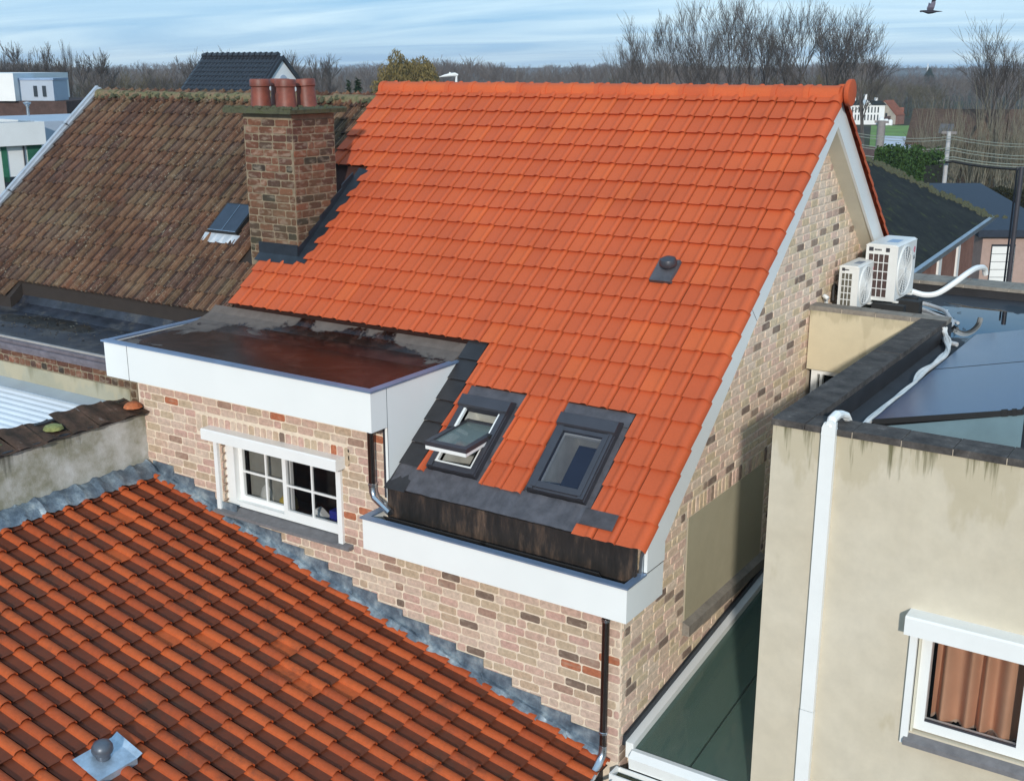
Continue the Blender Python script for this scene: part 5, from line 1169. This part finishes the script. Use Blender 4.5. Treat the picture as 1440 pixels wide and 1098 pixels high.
# ================================================================== trees
def fast_mesh(name, V, Q, mats, rnd=None):
    V = np.asarray(V, np.float32); Q = np.asarray(Q, np.int32); k = Q.shape[1]
    me = bpy.data.meshes.new(name); me.vertices.add(len(V)); me.vertices.foreach_set('co', V.ravel())
    me.loops.add(Q.size); me.loops.foreach_set('vertex_index', Q.ravel()); me.polygons.add(len(Q))
    me.polygons.foreach_set('loop_start', np.arange(0, Q.size, k, dtype=np.int32)); me.polygons.foreach_set('loop_total', np.full(len(Q), k, np.int32))
    for m in (mats if isinstance(mats, (list, tuple)) else [mats]): me.materials.append(m)
    if rnd is not None:
        a = me.attributes.new('rnd', 'FLOAT', 'FACE'); a.data.foreach_set('value', np.asarray(rnd, np.float32))
    me.update(calc_edges=True); return me
def seg_mesh(S, sides=3):
    """segments (p0, p1, r0, r1) as open tapered prisms"""
    P0 = np.array([s[0] for s in S]); P1 = np.array([s[1] for s in S]); R0 = np.array([s[2] for s in S]); R1 = np.array([s[3] for s in S])
    T = P1-P0; T /= np.linalg.norm(T, axis=1)[:, None]+1e-9
    U = np.cross(T, np.where(np.abs(T[:, 2:3]) < .9, [[0, 0, 1.]], [[1., 0, 0]])); U /= np.linalg.norm(U, axis=1)[:, None]; Wv = np.cross(T, U)
    V = []
    for Pp, R in ((P0, R0), (P1, R1)):
        for j in range(sides):
            a = 2*math.pi*j/sides; V.append(Pp+(U*math.cos(a)+Wv*math.sin(a))*R[:, None])
    V = np.stack(V, 1).reshape(-1, 3); base = (np.arange(len(S))*2*sides)[:, None]
    Q = np.concatenate([base+np.array([[j, (j+1) % sides, sides+(j+1) % sides, sides+j]]) for j in range(sides)], 0)
    return V, Q
def bare_tree(seed, H, stems=1, spread=.5, up=.6, depth=5, r0=None, trunk=.25, wob=.12, kids=3, minr=.008):
    q = random.Random(seed); S = []; r0 = r0 or H*.014
    def grow(p, d, L, r, lev):
        n = 3 if lev < depth-1 else 2; pts = [p]; dd = d.copy()
        for i in range(n):
            dd = dd+Vector((q.gauss(0, wob), q.gauss(0, wob), q.gauss(0, wob)+up*.06)); dd.normalize()
            pts.append(pts[-1]+dd*L/n)
        for i in range(n):
            ra = r*(1-.45*i/n); rb = r*(1-.45*(i+1)/n); S.append((tuple(pts[i]), tuple(pts[i+1]), max(ra, minr), max(rb, minr*.7)))
        if lev >= depth: return
        k = kids+(lev > 0)+(lev > 2)
        for j in range(k):
            t = q.uniform(.3, 1.0) if j < k-1 else 1.0; i = min(int(t*n), n-1); o = pts[i].lerp(pts[i+1], t*n-i)
            a = Vector((q.gauss(0, 1), q.gauss(0, 1), q.gauss(0, .5))); a = (a-dd*a.dot(dd)).normalized()
            nd = (dd*(1.0)+a*spread*q.uniform(.7, 1.4)+Vector((0, 0, up*.35))).normalized()
            grow(o, nd, L*q.uniform(.55, .78), r*.55*(1.05-.35*t), lev+1)
    for k in range(stems):
        d = Vector((q.gauss(0, .16), q.gauss(0, .16), 1)).normalized() if stems > 1 else Vector((q.gauss(0, .04), q.gauss(0, .04), 1)).normalized()
        base = Vector((q.gauss(0, .15), q.gauss(0, .15), 0)) if stems > 1 else Vector((0, 0, 0))
        L = H*trunk
        S.append((tuple(base), tuple(base+d*L), r0, r0*.8))
        grow(base+d*L, d, H*.38*q.uniform(.9, 1.1), r0*.8, 1)
        if stems == 1:
            for j in range(3): 
                a = Vector((q.gauss(0, 1), q.gauss(0, 1), 0)).normalized(); grow(base+d*L*q.uniform(.75, 1), (d+a*spread*1.2).normalized(), H*.30, r0*.5, 1)
    return S
def m_bark(name, c1, c2):
    M = Mt(name); M.set(M.mix(M.ramp(M.noise(1.5, 4, .6), [(.35, 0), (.65, 1)]), c1, c2), .95, 0, .1); return M.m
bk_grey = m_bark('grey_bark', (.078, .068, .062), (.115, .10, .088)); bk_green = m_bark('greenish_bark', (.075, .072, .045), (.11, .10, .06)); bk_far = m_bark('far_bark', (.105, .085, .075), (.145, .12, .10))
bk_pale = m_bark('pale_bark', (.17, .155, .115), (.24, .22, .165))
def tree_obj(name, u, d, v_top, seed, lab, group=None, mat=bk_grey, width=1.0, **k):
    p = gpt(u, d); top = survey(u, v_top, d).z; H = top-GZ; S = bare_tree(seed, 10, **k)
    zmax = max(s[1][2] for s in S); sc_ = H/zmax
    tr_ = [s for s in S if s[2] >= .07]; tw_ = [s for s in S if s[2] < .07]
    root = thing(name, lab, 'tree', tuple(p), group); M = Matrix.Translation(p) @ Matrix.Diagonal((sc_*width, sc_*width, sc_, 1))
    for nm, ss in (('trunk', tr_), ('crown', tw_)):
        V, Q = seg_mesh(ss, 5 if nm == 'trunk' else 3); V = np.asarray(V)*np.array([sc_*width, sc_*width, sc_])
        link(nm, fast_mesh(nm, V, Q, mat), root, Matrix.Translation(p))
row = [(893, 118, 44), (925, 122, 12), (958, 118, -4), (988, 121, -10), (1015, 117, -12), (1048, 122, -18), (1085, 118, -16), (1120, 121, -14), (1150, 117, 0), (1188, 122, 2), (1222, 118, 14)]
lr = ['leftmost and lowest bare tree of the row above the orange ridge', 'second bare tree from the left above the orange ridge', 'third bare tree from the left above the orange ridge', 'fourth bare tree from the left above the ridge', 'fifth bare tree from the left above the ridge', 'tall middle bare tree of the row above the ridge', 'bare tree right of the middle of the row above the ridge', 'fourth bare tree from the right above the ridge', 'third bare tree from the right above the ridge', 'wide bare tree second from the right in the row', 'rightmost leaning bare tree of the row near the gable peak']
for i, ((u, d, vt), lb) in enumerate(zip(row, lr)):
    tree_obj('bare_tree', u, d, vt, 300+i, lb, 'row of tall bare trees above the orange ridge', bk_grey, width=(.95 if i < 9 else 1.1), stems=2 if i % 3 else 3, spread=.46, up=.7, depth=5, trunk=.16, kids=3, minr=.010, wob=.06)
tree_obj('bare_tree', 1400, 78, 14, 411, 'large lone bare tree at the right edge rising over the saplings', None, bk_grey, width=1.1, stems=3, spread=.46, up=.6, depth=5, trunk=.34, kids=3, minr=.010, wob=.06)
for i, (u, d, vt, wd, lb) in enumerate(((8, 120, 62, .7, 'bare tree at the left edge behind the modern house'), (32, 118, 56, .75, 'tallest bare tree of the clump behind the modern house'), (60, 122, 58, .7, 'bare tree right in the clump behind the modern house'), (95, 112, 54, .26, 'narrow poplar-like bare tree left of the round one'), (126, 114, 66, .95, 'round-crowned bare tree beyond the old roof verge'),
        (222, 150, 84, 1.0, 'small birch-like bare tree left of the black roof'), (285, 130, 66, .8, 'bare tree rising behind the left end of the black roof'), (315, 128, 64, .8, 'bare tree rising behind the middle of the black roof'), (345, 132, 70, .8, 'bare tree rising behind the right part of the black roof'), (408, 140, 70, .9, 'bare tree behind the white gable of the black-roofed house'), (460, 132, 74, .9, 'bare tree between the chimney pots and the conifer'), (478, 70, 104, .8, 'pale small bare tree beside the conifer'), (540, 170, 88, 1.0, 'bare tree behind the left end of the orange ridge'))):
    tree_obj('bare_tree', u, d, vt, 520+i, lb, None, bk_pale if u == 478 else bk_grey, width=wd, stems=1 if i % 2 else 2, spread=.5, up=.8, depth=5 if u != 478 else 4, trunk=.25, kids=3, minr=.021 if d > 100 else .01)
# willow and conifers
def leaf_cloud(seed, n, rx, ry, rz, z0, size, droop=0, cone=False, dens=1.0):
    q = np.random.RandomState(seed); 
    if cone:
        t = q.rand(n)**.6; a = q.rand(n)*6.283; rr = np.sqrt(q.rand(n))*(t)*rx*(.8+.2*np.sin(a*5+t*20)); P = np.stack([rr*np.cos(a), rr*np.sin(a), z0+rz*(1-t)], 1)
    else:
        d = q.randn(n, 3); d /= np.linalg.norm(d, axis=1)[:, None]; rad = (.55+.45*q.rand(n)**.5); lump = 1+.16*np.sin(d[:, 0]*5+seed)*np.sin(d[:, 1]*6+1)+.10*np.sin(d[:, 2]*9+d[:, 0]*7)
        P = d*(rad*lump)[:, None]*[rx, ry, rz]+[0, 0, z0]
    A = q.randn(n, 3); A[:, 2] *= .6; A[:, 2] -= droop; A /= np.linalg.norm(A, axis=1)[:, None]; Bv = np.cross(A, q.randn(n, 3)); Bv /= np.linalg.norm(Bv, axis=1)[:, None]
    s = size*(.6+.8*q.rand(n))[:, None]; ra = 2.2 if droop else 1.5
    V = np.stack([P-A*s*ra, P+Bv*s*.5, P+A*s*ra, P-Bv*s*.5], 1).reshape(-1, 3); Q = np.arange(4*n).reshape(-1, 4); return V, Q, q.rand(n)
def m_leaf(name, c1, c2, c3):
    M = Mt(name); M.set(M.ramp(M.attr('rnd'), [(0, c1), (.5, c2), (1, c3)]), .85, 0, .15); return M.m
lf_wil = m_leaf('willow_twigs', (.11, .085, .03), (.17, .13, .045), (.22, .17, .06)); lf_con = m_leaf('conifer_green', (.010, .022, .012), (.018, .036, .018), (.03, .05, .024))
lf_hed = m_leaf('cypress_green', (.020, .045, .013), (.036, .076, .020), (.056, .105, .03)); lf_brn = m_leaf('hedge_brown_green', (.016, .018, .009), (.024, .026, .011), (.034, .032, .014))
lf_tw = m_leaf('winter_twigs', (.11, .09, .08), (.15, .125, .11), (.19, .16, .135)); lf_olv = m_leaf('olive_twigs', (.075, .065, .042), (.11, .095, .058), (.14, .12, .075))
p = gpt(575, 105); wt = thing('willow_tree', 'golden olive willow crown behind the left part of the orange ridge', 'tree', tuple(p))
zt_ = survey(575, 86, 105).z-GZ
V, Q, r = leaf_cloud(5, 34000, 3.9, 3.6, zt_*.53, zt_*.49, .085, 1.6); link('crown', fast_mesh('crown', V, Q, lf_wil, r), wt, Matrix.Translation(p))
V, Q = seg_mesh(bare_tree(44, zt_*.7, stems=1, depth=3, trunk=.3), 4); link('trunk', fast_mesh('trunk', V, Q, bk_green), wt, Matrix.Translation(p))
for i, (u, d, vt, wd, lb) in enumerate(((502, 62, 107, 1.35, 'dark green conifer right of the chimney pots beyond the ridge'), (489, 64, 112, .9, 'smaller dark conifer left of the taller one'), (1308, 420, 96, 5.0, 'dark evergreen clump beside the white mast'))):
    p = gpt(u, d); H = survey(u, vt, d).z-GZ; t = thing('conifer', lb, 'tree', tuple(p)); V, Q, r = leaf_cloud(70+i, 3500, wd, wd, H*.98, .1, .05*wd+.03, .2, True)
    link('crown', fast_mesh('crown', V, Q, lf_con, r), t, Matrix.Translation(p)); V, Q = seg_mesh([((0, 0, 0), (0, 0, H*.95), .10, .02)], 6); link('trunk', fast_mesh('trunk', V, Q, bk_grey), t, Matrix.Translation(p))
# hedges
def hedge(name, lab, u0, d0, u1, d1, v_top, thick, mat, size, n, rag=.12, cat='hedge'):
    a, c = gpt(u0, d0), gpt(u1, d1); H = survey((u0+u1)/2, v_top, (d0+d1)/2).z-GZ; ax = c-a; L = ax.length; ax.normalize(); ay = Vector((-ax.y, ax.x, 0))
    q = np.random.RandomState(n); X = q.rand(n)*L; Y = q.rand(n)*thick; Z = q.rand(n)**.55*H
    surf = q.rand(n); Y = np.where(surf < .6, q.rand(n)*.15, Y); Z = np.where(surf > .75, H*(1-.02*q.rand(n)), Z)
    Z = Z+(np.sin(X*2.3)*.5+np.sin(X*5.1+1))*rag*(Z/H)+q.randn(n)*rag*.5
    P = np.outer(X, ax)+np.outer(Y, ay)+np.stack([np.zeros(n), np.zeros(n), Z], 1)
    A = q.randn(n, 3); A /= np.linalg.norm(A, axis=1)[:, None]; Bv = np.cross(A, q.randn(n, 3)); Bv /= np.linalg.norm(Bv, axis=1)[:, None]; s = size*(.6+.8*q.rand(n))[:, None]
    V = np.stack([P-A*s, P+Bv*s*.6, P+A*s, P-Bv*s*.6], 1).reshape(-1, 3)
    t = thing(name, lab, cat, tuple(a)); Mx_ = Matrix.Translation(a)
    link('foliage', fast_mesh('foliage', V, np.arange(4*n).reshape(-1, 4), mat, q.rand(n)), t, Mx_)
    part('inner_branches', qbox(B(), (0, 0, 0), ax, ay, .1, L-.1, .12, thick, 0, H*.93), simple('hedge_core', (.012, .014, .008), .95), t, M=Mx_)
hedge('cypress_hedge', 'loose bright green cypress hedge behind the slate roof', 1240, 55, 1312, 53, 222, 1.8, lf_hed, .075, 16000, .26)
hedge('clipped_hedge', 'long dark clipped hedge in front of the sapling row', 1300, 56, 1490, 53, 267, 1.4, lf_brn, .045, 22000, .05)
# saplings
q = random.Random(15); sap = []
for i in range(32):
    u = 1312+i*4.6+q.uniform(-1.5, 1.5); d = q.uniform(59, 64); vt = q.uniform(150, 178)
    p = gpt(u, d); H = survey(u, vt, d).z-GZ; S = bare_tree(900+i, H*.9, stems=1, spread=.26, up=1.4, depth=3, r0=.034, trunk=.46, wob=.05, kids=2, minr=.008)
    t = link('sapling', fast_mesh('sapling', *seg_mesh(S, 4), bk_pale), None, Matrix.Translation(p)); sap.append((u, t))
for i, (u, t) in enumerate(sap):
    tag(t, 'slender pale-stemmed sapling in the dense row behind the clipped hedge', 'sapling', 'row of saplings behind the hedge')
# underwood and far woods: one mass nobody could count
TPL = []
for i in range(6):
    S = bare_tree(60+i, 8, stems=2+i % 2, spread=.6, up=.8, depth=4, trunk=.16, kids=2, minr=.022, r0=.08); V, Q = seg_mesh(S, 3); TPL.append((V/8.0, Q))
def wood(name, n, us, ds, hs, mat, seed, fac=1.0, wid=1.0):
    q = random.Random(seed); Vs, Qs, Rs = [], [], []; off = 0
    for i in range(n):
        u = q.uniform(*us); d = ds[0]+(ds[1]-ds[0])*q.random()**fac; p = gpt(u, d); V, Q = TPL[q.randrange(6)]; h = q.uniform(*hs)*(1+.12*math.sin(u*.021+seed)); a = q.random()*6.28
        ww = h*wid*q.uniform(.8, 1.25); R = np.array([[math.cos(a), -math.sin(a), 0], [math.sin(a), math.cos(a), 0], [0, 0, 1]])
        Vs.append((V@R.T)*[ww, ww, h]+np.array(p)); Qs.append(Q+off); Rs.append(np.full(len(Q), q.random())); off += len(V)
    o = link(name, fast_mesh(name, np.concatenate(Vs), np.concatenate(Qs), mat, np.concatenate(Rs)))
    return kind(o, 'stuff')
print('tpl quads', [len(t[1]) for t in TPL])
wood('far_woods', 620, (-80, 1230), (190, 420), (7.8, 9.9), lf_tw, 1, 1.0, 1.0)
wood('distant_woods', 520, (-80, 1520), (430, 1100), (8.4, 10.6), lf_tw, 2, .7, 2.0)
wood('valley_woods', 300, (1225, 1520), (215, 430), (4.5, 7.8), lf_tw, 9, 1.0, 1.2)
wood('copse', 100, (850, 1185), (126, 175), (4.6, 7.4), lf_olv, 3, 1.0, .9)
wood('copse', 80, (-40, 260), (124, 170), (5.0, 7.6), lf_olv, 4, 1.0, .9)
wood('copse', 60, (360, 560), (120, 170), (5.0, 8.0), lf_tw, 6, 1.0, .9)
wood('undergrowth', 230, (1300, 1500), (67, 130), (2.6, 4.6), lf_olv, 5, 1.0, .8)
wood('undergrowth', 90, (1150, 1330), (196, 250), (4.6, 6.6), lf_olv, 8, 1.0, .9)

# ================================================================== thin winter haze
hz_box = link('haze', B().box(-1500, 900, -60, 1500, GZ-1.0, 19.5).mesh('haze', []), None)
hm = bpy.data.materials.new('haze'); hm.use_nodes = True; ht = hm.node_tree; ht.nodes.clear()
ho = ht.nodes.new('ShaderNodeOutputMaterial'); hv = ht.nodes.new('ShaderNodeVolumePrincipled'); hv.inputs['Color'].default_value = (.80, .88, 1, 1); hv.inputs['Density'].default_value = .00034; hv.inputs['Anisotropy'].default_value = .1
ht.links.new(hv.outputs[0], ho.inputs['Volume']); hz_box.data.materials.append(hm); kind(hz_box, 'stuff')
